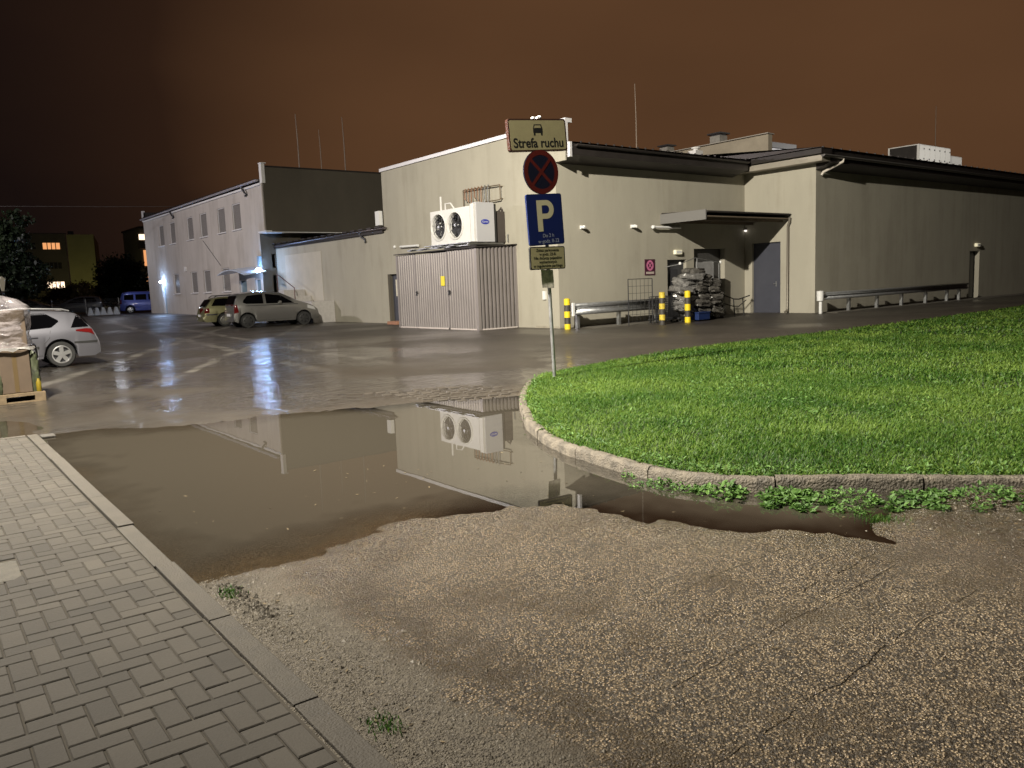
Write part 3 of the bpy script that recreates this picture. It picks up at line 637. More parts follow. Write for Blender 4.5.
b = MB(); b.box(xD+.02, 80, yD2-.2, yD2-.003, 0, 6.45); b.box(79.8, 80, yG+.02, yD2-.2, -.1, 5.6); H(b, 'rear_wall', render_darkened)
# plinth line
b = MB(); b.box(xD-.02, xD, yE-.02, 20.9-.01, -.1, .10); b.box(xD+.002, 22.6, yE-.02, yE-.0015, -.1, .10); H(b, 'plinth', mat('plinth_render', (.30, .275, .22), .9, var=.2, vscale=5))
# roof
b = MB(); b.add([(xD+.1, 18.9, 5.86), (26.55, 18.9, 5.86), (26.55, 24, 6.40), (xD+.1, 24, 6.40)], [(0, 1, 2, 3)])
b.add([(26.55, 15.96, 5.90), (81, 15.96, 5.90), (81, 24, 6.62), (26.55, 24, 6.62)], [(0, 1, 2, 3)]); b.add([(xD+.1, 24, 6.40), (81, 24, 6.62), (81, yD2, 6.6), (xD+.1, yD2, 6.42)], [(0, 1, 2, 3)])
b.add([(26.55, 15.96, 5.90), (26.55, 18.9, 5.90), (26.55, 24, 6.62), (26.55, 24, 6.4)], [(0, 1, 2, 3)])
for i in range(24): x = xD+.4+i*.37; b.box(x, x+.03, 18.88, 18.96, 5.84, 5.895)
for i in range(90): x = 26.7+i*.6; b.box(x, x+.035, 15.94, 16.02, 5.885, 5.935)
H(b, 'roof', roof_metal)
# eaves: soffit boxes, fascia, gutters
b = MB(); b.prism([(19.69-.002, 5.30), (19.05, 5.47), (18.98, 5.47), (18.98, 5.83), (19.69-.002, 5.83)], lambda y, z: (xD+.05, y, z), lambda y, z: (26.55, y, z)); H(b, 'eaves', dark_metal)
b = MB(); b.prism([(xF-.002, 5.46), (26.78, 5.46), (26.78, 5.66), (xF-.002, 5.66)], lambda x, z: (x, 16.05, z), lambda x, z: (x, yE-.003, z)); H(b, 'verge_trim', mat('verge_sheet', (.33, .30, .25), .5, .2, var=.1, vscale=3))
b = MB(); b.prism([(xF-.004, 5.662), (26.62, 5.70), (26.62, 5.875), (xF-.004, 5.875)], lambda x, z: (x, 15.98, z), lambda x, z: (x, 18.9, z)); H(b, 'verge_cap', dark_metal)
b = MB(); b.prism([(yG-.002, 5.22), (16.12, 5.42), (16.05, 5.42), (16.05, 5.86), (yG-.002, 5.86)], lambda y, z: (xF-.004, y, z), lambda y, z: (80, y, z)); H(b, 'eaves', dark_metal)
half_gutter('gutter', (xD+.2, 18.98, 5.79), (26.5, 18.98, 5.79), .075, (0, -1, 0), hall, HO)
half_gutter('gutter', (26.7, 16.05, 5.66), (80, 16.05, 5.58), .085, (0, -1, 0), hall, HO, mat('gutter_zinc', (.16, .15, .14), .35, .7))
# white coping of the end wall, returning down the eaves end
b = MB(); b.box(xD-.06, xD+.22, 19.10, yD2+.05, 6.47, 6.60); b.box(xD-.05, xD+.05, 19.10, 19.2, 5.86, 6.468); b.box(xD-.045, xD+.05, 18.93, 19.04, 5.40, 5.855); H(b, 'coping', mat('coping_sheet', (.62, .61, .62), .4, .2, var=.05))
b = MB(); b.box(xD-.0, xD+.05, 19.2, yE-.004, 5.33, 6.47); H(b, 'parapet_return', render_beige)
# doors of the hall
def door_leaf(axis, c, u0, u1, z0, z1, material, handle_u, name='door', label=None):
    b = MB(); P = (lambda a, e_, f, g, d0, d1: b.box(c+d0, c+d1, a, e_, f, g)) if axis == 'x' else (lambda a, e_, f, g, d0, d1: b.box(a, e_, c+d0, c+d1, f, g))
    P(u0+.05, u1-.05, z0, z1-.05, 0, .05); d = H(b, name, material)
    if label: d['label'] = label
    b = MB(); P = (lambda a, e_, f, g, d0, d1: b.box(c+d0, c+d1, a, e_, f, g)) if axis == 'x' else (lambda a, e_, f, g, d0, d1: b.box(a, e_, c+d0, c+d1, f, g))
    P(u0, u0+.048, z0, z1, -.02, .06); P(u1-.048, u1, z0, z1, -.02, .06); P(u0+.048, u1-.048, z1-.048, z1, -.02, .06); H(b, 'frame', material, d)
    if handle_u is not None:
        b = MB(); s_ = .10 if handle_u < (u0+u1)/2 else -.10
        P = (lambda a, e_, f, g, d0, d1: b.box(c+d0, c+d1, a, e_, f, g)) if axis == 'x' else (lambda a, e_, f, g, d0, d1: b.box(a, e_, c+d0, c+d1, f, g))
        P(handle_u-.02, handle_u+.02, 1.05, 1.25, -.012, -.001); P(min(handle_u, handle_u+s_), max(handle_u, handle_u+s_), 1.14, 1.165, -.05, -.025); P(handle_u-.01, handle_u+.01, 1.14, 1.165, -.03, -.01); H(b, 'handle', steel, d)
    return d
door_leaf('x', xF+.12, 18.07, 19.34, .0, 2.75, grey_door, 18.33, label='tall blue-grey steel door under the canopy')
door_leaf('y', yE+.16, dE1[0], dE1[1], .0, 2.19, mat('dark_door_paint', (.035, .036, .04), .4), 23.5, label='dark door left of the wrapped cages')
b = MB(); b.box(23.02, 23.44, yE+.150, yE+.158, 1.25, 1.85); H(b, 'door_glazing', win_glass)
door_leaf('y', yG+.22, dG[0], dG[1], .0, 2.24, mat('black_door_paint', (.02, .02, .022), .4), 40.6, label='black door in the long right-hand wall')
door_leaf('x', xD+.16, 29.95, 30.85, .02, 2.14, grey_door, 30.1, label='narrow grey door left of the corrugated shed')
b = MB()
for i in range(28): b.box(dE2[0]+.03+i*.064, dE2[0]+.078+i*.064, yE+.19, yE+.225+.012*(i % 2), .0, 2.55)
b.box(dE2[0], dE2[1], yE+.226, yE+.28, 0, 2.58); H(b, 'roller_gate', mat('grey_slats', (.06, .058, .056), .5, .2))
# canopy over the bay
b = MB(); x0, x1, y0, y1 = 22.34, xF-.003, 17.66, yE-.003
b.box(x0, x0+.05, y0, y1, 3.46, 3.80); H(b, 'canopy_fascia', mat('canopy_sheet', (.20, .195, .19), .45, .3))
b = MB()
nc = 66
V_ = []
for i in range(nc*2+1):
    x = x0+.05+(x1-x0-.05)*i/(nc*2); z = 3.735+(.055 if (i//1) % 2 else 0)
    V_ += [(x, y0-.06, z-.03), (x, y1, z+.06)]
b.add(V_, [(2*i, 2*i+2, 2*i+3, 2*i+1) for i in range(nc*2)]); o = H(b, 'canopy_roof', dark_metal); o.modifiers.new('thick', 'SOLIDIFY').thickness = .012
b = MB(); b.box(x0+.06, x1, y0+.02, y1, 3.56, 3.60); b.box(x0+.06, x1, y0+.30, y0+.38, 3.47, 3.559); b.box(x0+.06, x1, y1-.4, y1-.3, 3.47, 3.559); H(b, 'canopy_soffit', mat('soffit_brown', (.13, .10, .07), .8, var=.1))
# downpipes
def pipe(pts, r, material, name='downpipe'): b = MB(); b.tube(pts, r, 10); return H(b, name, material, smooth=True)
dp_m = mat('downpipe_sheet', (.20, .18, .15), .4, .4)
pipe([(27.2, 17.60, 3.62), (27.22, 17.62, 3.45), (27.25, 17.70, 3.30), (27.25, 17.71, .25), (27.2, 17.69, .12), (27.05, 17.68, .08)], .045, dp_m)
pipe([(28.05, 15.96, 5.62), (28.05, 15.97, 5.48), (27.62, 16.50, 5.15), (27.60, 16.55, 5.05)], .05, mat('outlet_pipe', (.5, .46, .40), .5))
# link wing (low, lean-to roof against the two-storey block)
wall('wall', 'x', xD+.004, yD2, yB, -.1, 4.0, [], .2, render_beige, hall, HO)['label'] = 'low link wing wall with gutter'
half_gutter('gutter', (xD-.02, 30.62, 4.13), (xD-.02, yB-.4, 4.08), .085, (-1, 0, 0), hall, HO, mat('gutter_brown', (.13, .11, .11), .35, .6))
b = MB(); b.add([(xD-.16, 30.75, 4.16), (xD-.16, yB, 4.13), (24, yB, 4.7), (24, 30.75, 4.7)], [(0, 1, 2, 3)]); 
for i in range(16): y = 31+i*.78; b.box(xD-.17, xD-.05, y, y+.42, 4.155, 4.21)
H(b, 'link_roof', roof_metal)
b = MB(); b.box(xD-.10, xD-.001, 30.9, yB, 3.93, 4.03); H(b, 'link_fascia', dark_metal)
pipe([(xD-.1, 32.9, 4.05), (xD-.1, 32.9, 3.92), (xD-.02, 32.6, 3.75), (xD-.05, 32.55, 3.6)], .045, dark_steel)
b = MB(); b.box(xD-.18, xD-.01, 30.96, 31.3, 4.25, 4.85); H(b, 'junction_box', plastic_white)
b = MB(); b.box(xD-.012, xD-.001, 37.3, 41.8, .05, 3.5); H(b, 'repaired_render', mat('patched_render', (.46, .43, .36), .88, var=.09, vscale=1.3))

# wall things on the hall: each its own
def on_wall(name, mb, material, label, cat, group=None, **k): return tag(mb.build(name, material, **k), label, cat, group)
def wall_lamp(x, z, label, ln=0):
    t_ = empty('wall_lamp', (x, yE, z), label, 'lamp', 'lamps on the hall wall')
    b = MB(); b.box(-.05, .05, -.035, -.001, -.06, .06); b.build('base', plastic_white, t_)
    b = MB(); b.tube([(0, -.035, 0), (ln*.2, -.16, .0), (ln, -.2, -.02)], [.05, .06, .045], 12); b.build('head', plastic_white, t_, smooth=True)
wall_lamp(18.46, 3.30, 'round white lamp on the beige wall, right behind the signpost'); wall_lamp(20.86, 3.36, 'white spot lamp casting a short slanting shadow, midway along the beige wall', .06)
t_ = empty('tube_light', (21.8, yE, 3.34), 'horizontal white tube light fixed under the canopy corner', 'lamp'); b = MB(); b.tube([(0, -.16, 0), (1.45, -.16, -.01)], .045, 10); b.build('tube', plastic_white, t_, smooth=True); b = MB(); b.box(.05, .12, -.14, -.001, -.03, .03); b.box(1.3, 1.37, -.14, -.001, -.03, .03); b.build('bracket', steel, t_); b = MB(); b.lathe([(0, -.05), (.06, -.04), (.065, .03), (.045, .05)], (0, -.16, 0), 'X', 12); b.build('end_cap', plastic_white, t_, smooth=True)
t_ = empty('bulkhead_lamp', (23.24, yE, 2.46), 'small boxy white bulkhead lamp above the dark door', 'lamp'); b = MB(); b.box(-.2, .16, -.12, -.001, -.08, .08); b.build('housing', mat('lamp_cream', (.75, .72, .55), .4, emit=((1, .9, .6), .25)), t_, bevel=.015); b = MB(); b.box(-.16, .12, -.124, -.118, -.05, .05); b.build('lens', plastic_white, t_)
t_ = empty('door_lamp', (41.0, yG, 2.52), 'white lamp over the black door in the right-hand wall', 'lamp'); b = MB(); b.box(-.18, .18, -.13, -.001, -.08, .08); b.build('housing', mat('lamp_cream', (.75, .72, .55), .4), t_, bevel=.02); b = MB(); b.box(-.14, .14, -.15, -.13, -.06, .04); b.build('lens', plastic_white, t_)
t_ = empty('corner_lamp', (27.26, 19.6, 3.28), 'tiny lit round lamp in the corner under the canopy', 'lamp'); b = MB(); b.lathe([(0, .02), (.05, .015), (.06, -.02), (.04, -.05), (0, -.06)], n=12); b.build('globe', mat('lit_globe', (.9, .9, .9), .4, emit=((1, .93, .85), 1.2)), t_, smooth=True); b = MB(); b.box(-.03, .066, -.02, .08, .02, .05); b.build('bracket', dark_steel, t_)
lamp('corner_light_source', (27.1, 19.4, 3.22), .12, (1, .92, .82), .05)
# prohibition sign on the wall
t_ = empty('wall_sign', (21.75, yE, 1.94), 'small dark red wall sign with a pink crossed circle', 'sign'); b = MB(); b.box(-.26, .26, -.02, -.001, -.28, .28); b.build('plate', mat('sign_maroon', (.06, .012, .03), .5), t_)
def disc(r0, r1, y, n=28, x=0, z=0):
    b = MB(); V_ = []
    for k in range(n): g = 2*math.pi*k/n; V_ += [(x+r0*math.cos(g), y, z+r0*math.sin(g)), (x+r1*math.cos(g), y, z+r1*math.sin(g))]
    return b.add(V_, [(2*k, 2*k+1, (2*k+3) % (2*n), (2*k+2) % (2*n)) for k in range(n)])
pink = mat('sign_pink', (.55, .16, .30), .5)
b = disc(.115, .185, -.023, x=0, z=.06)
for s_ in (1, -1): M_ = Matrix.Translation((0, -.023, .06)) @ Matrix.Rotation(s_*R(45), 4, 'Y'); b.add([M_ @ Vector(p) for p in ((-.12, -.001*s_-.001, -.02), (.12, -.001*s_-.001, -.02), (.12, -.001*s_-.001, .02), (-.12, -.001*s_-.001, .02))], [(0, 1, 2, 3)])
b.build('symbol', pink, t_); b = MB(); b.box(-.21, .21, -.024, -.021, -.24, -.16); b.build('text_strip', mat('sign_paper', (.45, .38, .34), .6), t_)
# box, tube lamp and dot by the fans
b = MB(); b.box(xD-.14, xD-.001, 29.55, 29.93, 1.2, 1.9); t_ = on_wall('meter_box', b, mat('meter_cream', (.62, .58, .46), .5), 'cream electricity meter box between the grey door and the shed', 'meter box', bevel=.01)
b = MB(); b.tube([(xD-.09, 29.45, 3.24), (xD-.09, 28.05, 3.21)], .05, 10); b.box(xD-.07, xD-.001, 28.3, 28.36, 3.18, 3.24); b.box(xD-.07, xD-.001, 29.2, 29.26, 3.2, 3.26); on_wall('strip_light', b, plastic_white, 'horizontal white strip light on the wall left of the fans', 'lamp', smooth=True)
b = MB(); b.lathe([(0, 0), (.06, 0), (.07, -.04), (.04, -.08), (0, -.085)], (xD, 30.03, 3.27), 'X', 12); on_wall('alarm_dot', b, plastic_white, 'small round white sensor left of the white strip light', 'sensor', smooth=True)
b = MB(); b.box(xD-.06, xD-.001, 20.32, 20.46, .98, 1.26); on_wall('socket_box', b, plastic_white, 'small white socket box low on the wall right of the shed', 'socket')

# ---------------------------------------------------------------- roof things
b = MB()
t_ = empty('roof_upstand', (32, 24.5, 6.55), 'sloping plastered upstand block behind the dark eaves', 'roof structure')
b.add([(0, -2.7, -.1), (0, 7, -.1), (0, 7, 1.18), (0, -2.7, 1.18), (.3, -2.7, -.1), (.3, 7, -.1), (.3, 7, 1.18), (.3, -2.7, 1.18)], [(0, 1, 2, 3), (4, 5, 6, 7), (0, 3, 7, 4), (1, 2, 6, 5), (2, 3, 7, 6)]); b.build('wall', mat('upstand_render', (.30, .26, .20), .9, var=.15, vscale=1.2), t_)
b = MB(); b.add([(-.10, -2.75, 1.21), (-.10, 7.1, 1.21), (.4, 7.1, 1.19), (.4, -2.75, 1.19)], [(0, 1, 2, 3)]); o = b.build('roof', mat('pale_roof_sheet', (.34, .31, .27), .5), t_); o.modifiers.new('t', 'SOLIDIFY').thickness = .035
def roof_vent(x, y, z, s_, label):
    t_ = empty('roof_vent', (x, y, z), label, 'vent', 'vents on the hall roof'); b = MB(); b.box(-.34*s_, .34*s_, -.34*s_, .34*s_, -2.1, .34*s_); b.build('stack', concrete, t_)
    b = MB(); b.box(-.45*s_, .45*s_, -.45*s_, .45*s_, .42*s_, .5*s_); b.box(-.3*s_, .3*s_, -.3*s_, .3*s_, .341*s_, .419*s_); b.build('cap', dark_metal, t_)
roof_vent(36.3, 27.8, 8.62, .95, 'larger square roof vent beside the sloping upstand'); roof_vent(36.3, 31.4, 8.60, .85, 'smaller low roof vent left of the sloping upstand'); 
b = MB(); b.box(-.25, .25, -.2, .2, -.5, .32); b.lathe([(.12, .32), (.12, .40), (.2, .41), (.2, .47), (0, .5)], n=10); t_ = b.build('roof_box', white_metal); t_.location = (29.2, 23.6, 6.75); tag(t_, 'little white box with a cowl at the foot of the upstand', 'roof box')
t_ = empty('ventilation_unit', (36.2, 24.9, 6.92), 'low silver ventilation unit right of the upstand', 'ventilation unit'); b = MB(); b.box(-1.25, 1.35, -.9, 1.2, 0, .82); b.build('casing', mat('silver_sheet', (.50, .50, .56), .35, .5), t_, bevel=.03); b = MB(); b.box(-1.3, 1.4, -.95, 1.25, .822, 1.08); b.build('lid', mat('silver_lid', (.22, .22, .24), .4, .4), t_); b = MB(); b.box(-.4, .1, -.915, -.902, .1, .4); b.build('badge', dark_steel, t_)
t_ = empty('roof_air_handler', (44, 20.7, 6.5), 'large bright white panelled air handler on the right end of the roof', 'air handler'); b = MB(); b.box(-1.7, 1.8, -.7, .9, .38, 1.30); b.build('casing', white_metal, t_, bevel=.02)
b = MB()
for k in range(6): b.box(-1.66+k*.58, -1.10+k*.58, -.712, -.703, .44, 1.25)
b.build('panel', mat('panel_white', (.80, .79, .76), .4), t_)
b = MB()
for k in range(6): b.box(-1.2+k*.58, -1.16+k*.58, -.735, -.713, .55, .62); b.box(-1.2+k*.58, -1.16+k*.58, -.735, -.713, 1.05, 1.12)
b.build('hinge', dark_steel, t_); b = MB(); b.box(-1.6, 1.7, -.6, .8, 0, .36); b.build('base_frame', dark_steel, t_); b = MB(); b.box(1.82, 3.5, -.6, .8, .15, .98); b.build('duct', white_metal, t_, bevel=.05); b = MB(); b.box(-1.712, -1.703, -.6, .8, .45, 1.25); b.build('louvre', dark_metal, t_)
def mast(x, y, z0, z1, r_, label, braces=0):
    t_ = empty('antenna_mast', (x, y, z0), label, 'antenna', 'antennas on the roofs'); b = MB(); b.tube([(0, 0, -1.0), (.0, 0, (z1-z0)*.5), (-.04, 0, z1-z0)], [r_, r_*.8, r_*.5], 6); b.build('rod', mat('antenna_grey', (.26, .21, .17), .6, .3), t_); b = MB(); b.box(-.05, .05, -.05, .05, -1, -.5); b.build('foot', dark_steel, t_)
mast(19.62, 44.1, 8.6, 11.5, .035, 'leftmost and brightest antenna rod on the dark gable roof'); mast(20.98, 44.1, 8.6, 10.75, .025, 'thin middle antenna rod on the dark gable roof'); mast(22.5, 44.1, 8.6, 11.6, .035, 'rightmost antenna rod on the dark gable roof'); mast(24.75, 23, 6.5, 9.3, .025, 'lone antenna rod above the middle of the hall, right of the signpost'); mast(55.1, 25, 6.6, 11.9, .03, 'faint antenna rod above the white air handler')

# ---------------------------------------------------------------- two-storey block
BO = (20, 54, .25)
blk = empty('office_block', BO, 'two-storey grey rendered office block with twelve narrow windows and a dark gable', 'building')
def B(mb, name, material, parent=None, **k): return mb.build(name, material, parent or blk, off=BO, **k)
up = [(61.5, 62.25), (58.5, 59.65), (54.45, 55.65), (51.8, 52.72), (48.3, 49.45), (45.75, 46.83)]
lo = [(58.6, 59.68), (54.58, 55.62), (51.92, 52.88), (48.25, 49.45)]
up = [((a+c)/2-.66, (a+c)/2+.68) for a, c in up]; lo = [((a+c)/2-.66, (a+c)/2+.68) for a, c in lo]
wins = [(a, c, 5.2, 6.66) for a, c in up]+[(a, c, 1.72, 3.12) for a, c in lo]
doorA = (62.02, 62.85, .25, 2.45); doorB = (45.5, 46.7, .2, 2.35); doorC = (43.35, 44.2, .2, 2.35)
yU = 42.0
wall('wall', 'x', xA, yB, yA2, -.1, 4.78, [h for h in wins if h[3] < 4]+[doorA, doorB, doorC], .13, render_grey, blk, BO)
wall('wall', 'x', xA+.001, yU, yA2, 4.78, 7.34, [h for h in wins if h[3] > 4], .13, render_grey, blk, BO)
for h in wins:
    b = MB(); x_ = xA+.05; b.box(x_, x_+.05, h[0], h[0]+.05, h[2], h[3]); b.box(x_, x_+.05, h[1]-.05, h[1], h[2], h[3]); b.box(x_, x_+.05, h[0]+.05, h[1]-.05, h[3]-.05, h[3]); b.box(x_, x_+.05, h[0]+.05, h[1]-.05, h[2], h[2]+.05)
    w_ = B(b, 'window', frame_white)
    b = MB(); b.box(x_+.02, x_+.028, h[0]+.04, h[1]-.04, h[2]+.04, h[3]-.04); B(b, 'pane', mat('pane_clear', (.04, .04, .045), .35, alpha=.10), w_)
    b = MB(); k = 11
    for i in range(k): y = h[0]+.05+i*(h[1]-h[0]-.1)/k; b.box(x_+.055, x_+.065+.02*(i % 2), y, y+(h[1]-h[0]-.1)/k*.9, h[2]+.02, h[3]-.02)
    B(b, 'blind', blind, w_)
    b = MB(); b.box(xA-.10, xA+.05, h[0]-.06, h[1]+.06, h[2]-.045, h[2]-.003); B(b, 'sill', white_metal, w_)
for (h, mt) in ((doorA, mat('blue_grey_door', (.25, .32, .36), .4)), (doorB, mat('glazed_door', (.17, .24, .28), .2)), (doorC, mat('glazed_door', (.17, .24, .28), .2))):
    b = MB(); b.box(xA+.12, xA+.17, h[0], h[1], h[2], h[3]); d_ = B(b, 'door', mt); b = MB(); b.box(xA+.06, xA+.119, h[0], h[0]+.06, h[2], h[3]); b.box(xA+.06, xA+.119, h[1]-.06, h[1], h[2], h[3]); b.box(xA+.06, xA+.119, h[0]+.06, h[1]-.06, h[3]-.06, h[3]); B(b, 'frame', frame_white, d_)
    b = MB(); b.box(xA+.07, xA+.115, h[0]+.12, h[0]+.15, 1.1, 1.3); B(b, 'handle', steel, d_)
# dark gable facing the yard
wall('gable_wall', 'y', yU, xA+.001, 40, 4.78, 8.14, [], .2, render_darkened, blk, BO)
wall('gable_wall', 'y', yB, xA, xD+1.5, -.1, 4.78, [(17.16, 17.38, .9, 2.5), (17.16, 17.38, 2.9, 3.65)], .2, render_darkened, blk, BO)
b = MB(); b.box(xA+.002, 40, yU+.001, yB-.001, 4.74, 4.78); b.box(xA-.06, xA+.3, yU-.03, yB+.06, 4.79, 4.84); B(b, 'ledge', white_metal)
b = MB(); b.box(xA-.07, 40, yU-.06, yU+.22, 8.142, 8.21); B(b, 'gable_coping', dark_metal)
b = MB(); b.box(xA-.08, xA+.12, yU-.07, yU+.24, 7.30, 8.30); b.box(xA-.10, xA+.2, yU-.1, yU+.28, 8.30, 8.36); B(b, 'gable_pylon', white_metal, bevel=.02)
b = MB(); b.box(xA-.06, xA+.12, yA2-.2, yA2+.06, 7.3, 8.10); B(b, 'gable_pylon', white_metal)
b = MB(); b.add([(xA-.25, yU+.25, 7.52), (xA-.25, yA2-.2, 7.52), (26, yA2-.2, 8.1), (26, yU+.25, 8.1)], [(0, 1, 2, 3)]); b.box(xA+.02, 40, yA2-.2, yA2, 0, 8.0); b.box(39.8, 40, yU+.3, yA2-.3, 0, 8)
for i in range(40): y = yU+.5+i*.58; b.box(xA-.27, xA-.15, y, y+.3, 7.522, 7.56)
B(b, 'roof', roof_metal)
half_gutter('gutter', (xA-.12, yU+.25, 7.50), (xA-.12, yA2-.2, 7.46), .09, (-1, 0, 0), blk, BO, mat('gutter_grey', (.38, .35, .37), .4, .3))
b = MB(); b.box(xA-.10, xA-.001, yU+.25, yA2-.25, 7.24, 7.34); B(b, 'fascia', white_metal)
for y in (44.6, 58.6):
    b = MB(); b.tube([(xA-.2, y, 7.42), (xA-.2, y, 7.3), (xA-.13, y-.2, 7.05), (xA-.05, y-.3, 6.95), (xA-.06, y-.05, 6.9)], .055, 8); B(b, 'outlet', dark_steel, smooth=True)
b = MB(); b.tube([(xA-.06, yU+.05, 7.3), (xA-.06, yU+.05, 4.85)], .05, 8); B(b, 'downpipe', render_grey, smooth=True)
b = MB(); b.box(xA-.10, xA-.001, 56.55, 56.8, 3.2, 3.5); B(b, 'alarm_box', plastic_white)
b = MB(); b.tube([(xA-.02, 52.6, 5.0), (xA-.02, 49.6, 3.3)], .012, 5); B(b, 'slanting_line', dark_steel)  # thin dark rod slanting down across the facade
# curved entrance canopy with lamp
b = MB(); V_ = []; n = 14
for i in range(n+1):
    f = i/n; y = 42.4+6.9*f*.62; z = 2.62+.33*math.sin(math.pi*min(1, (1-f)*.9+.1))
    V_ += [(xA-.002, y, z+.1), (xA-1.25, y, z-.06)]
b.add(V_, [(2*i, 2*i+2, 2*i+3, 2*i+1) for i in range(n)]); o = B(b, 'entrance_canopy', mat('canopy_blue_white', (.50, .56, .66), .3, alpha=1)); o.modifiers.new('t', 'SOLIDIFY').thickness = .05
b = MB(); b.lathe([(0, .1), (.12, .08), (.16, 0), (.12, -.08), (0, -.1)], (xA-.35, 42.62, 2.78), n=12); B(b, 'entrance_lamp', white_emit, smooth=True)
b = MB(); b.box(xA-.14, xA-.001, 42.9+.1, 43.3, 3.0, 3.55); B(b, 'intercom_sign', mat('blue_grey_sign', (.2, .27, .32), .4))
b = MB(); b.lathe([(0, .08), (.1, .06), (.13, 0), (.1, -.06), (0, -.08)], (xA-.2, 62.35, 2.62), n=12); B(b, 'door_lamp', white_emit, smooth=True)
lamp('entrance_light_source', (xA-.75, 42.7, 2.55), 70, (.38, .58, 1), .10)
lamp('door_light_source', (xA-.55, 62.3, 2.5), 45, (.5, .68, 1), .1)

# stepped white stair walls beside the wing
st = empty('side_stairs', (16.9, 38.2, 0), 'white stepped stair block with handrail against the link wing', 'stairs')
b = MB(); tile = mat('white_tile', (.46, .44, .42), .5, var=.12, vscale=9)
b.box(-.65, .5, -2.05, .55, -.05, 1.06); b.box(-.64, .5, .552, 1.3, -.05, 1.34); b.box(-.63, .5, 1.302, 2.0, -.05, 1.66); b.box(-.62, .5, 2.002, 4.6, -.05, 1.0); b.build('steps', tile, st)
b = MB(); b.tube([(-.55, -2.0, 1.06), (-.55, -2.0, 1.1)], .02); b.tube([(-.4, 2.6, 2.5), (-.4, .5, 1.75)], .022, 6); b.tube([(-.4, 2.6, 1.66), (-.4, 2.6, 2.5)], .022, 6); b.tube([(-.4, .5, 1.06), (-.4, .5, 1.75)], .022, 6); b.build('handrail', mat('rail_maroon', (.12, .05, .05), .5), st)
b = MB()
for (y, z) in ((-1.6, .55), (-1.0, .75), (-.5, .45), (-1.3, .3)): b.box(-.662, -.652, y, y+.25, z, z+.12)
b.build('tile_marks', mat('tile_grey', (.32, .31, .30), .5), st)
b = MB(); b.box(-.25, .25, -.4, .4, 0, .16); o = b.build('brick_step', mat('red_brick', (.32, .16, .10), .8, var=.2, vscale=20), bevel=.02); o.location = (17.1, 29.7, 0); tag(o, 'low reddish brick step in front of the meter box', 'step')

# ---------------------------------------------------------------- corrugated shed
SX0, SY0, SY1 = 15.74, 21.90, 27.05
shed = empty('corrugated_shed', (16.6, 24.4, 0), 'grey-mauve corrugated metal shed with double doors under the fans', 'shed')
SO = (16.6, 24.4, 0)
cm = mat('corrugated_sheet', (.215, .195, .19), .42, .35, var=.07, vscale=1.6)
def corr(fn, ln, n, d, z0f, z1f, name, label=None):
    V_ = []; F_ = []; q = 0
    for i in range(n):
        for (f, dd) in ((0, 0), (.34, 0), (.50, d), (.84, d)):
            u = (i+f)/n*ln; V_ += [fn(u, dd, z0f(u)), fn(u, dd, z1f(u))]
    V_ += [fn(ln, 0, z0f(ln)), fn(ln, 0, z1f(ln))]
    k = len(V_)//2; F_ = [(2*i, 2*i+2, 2*i+3, 2*i+1) for i in range(k-1)]
    o = MB().add(V_, F_).build(name, cm, shed, off=SO); o.modifiers.new('t', 'SOLIDIFY').thickness = .004
    if label: o['label'] = label
    return o
W3 = (SY1-SY0)
corr(lambda u, d, z: (SX0-.0-d, SY0+.08+u, z), 1.62, 11, .030, lambda u: .05, lambda u: 2.76, 'front_panel')
d1 = corr(lambda u, d, z: (SX0-.012-d, SY0+1.74+u, z), 1.02, 7, .030, lambda u: .06, lambda u: 2.72, 'door', 'right leaf with the yellow notice')
d2 = corr(lambda u, d, z: (SX0-.012-d, SY0+2.79+u, z), 1.02, 7, .030, lambda u: .06, lambda u: 2.72, 'door', 'left leaf of the shed door')
corr(lambda u, d, z: (SX0-.0-d, SY0+3.84+u, z), 1.26, 8, .030, lambda u: .05, lambda u: 2.76, 'front_panel')
corr(lambda u, d, z: (SX0+.08+u, SY0-d, z), 1.58, 10, .065, lambda u: .05, lambda u: 2.76+.04*u, 'side_panel', 'deeply ribbed right side of the shed')
corr(lambda u, d, z: (SX0+.08+u, SY1+d, z), 1.58, 9, .05, lambda u: .05, lambda u: 2.76+.04*u, 'side_panel')
b = MB(); b.add([(SX0-.10, SY0-.12, 2.78), (SX0-.10, SY1+.1, 2.78), (xD-.002, SY1+.1, 2.86), (xD-.002, SY0-.12, 2.86)], [(0, 1, 2, 3)]); o = b.build('roof', dark_metal, shed, off=SO); o.modifiers.new('t', 'SOLIDIFY').thickness = .035
b = MB(); tm = mat('corner_trim', (.27, .245, .24), .4, .3)

for q_ in ((SX0-.035, SX0+.075, SY0-.065, SY0+.075, .02, 2.755), (SX0-.03, SX0+.06, SY1-.02, SY1+.07, .02, 2.755), (xD-.06, xD-.001, SY0-.07, SY0-.01, .02, 2.82)): b = MB(); b.box(*q_); b.build('corner_post', tm, shed, off=SO)
 
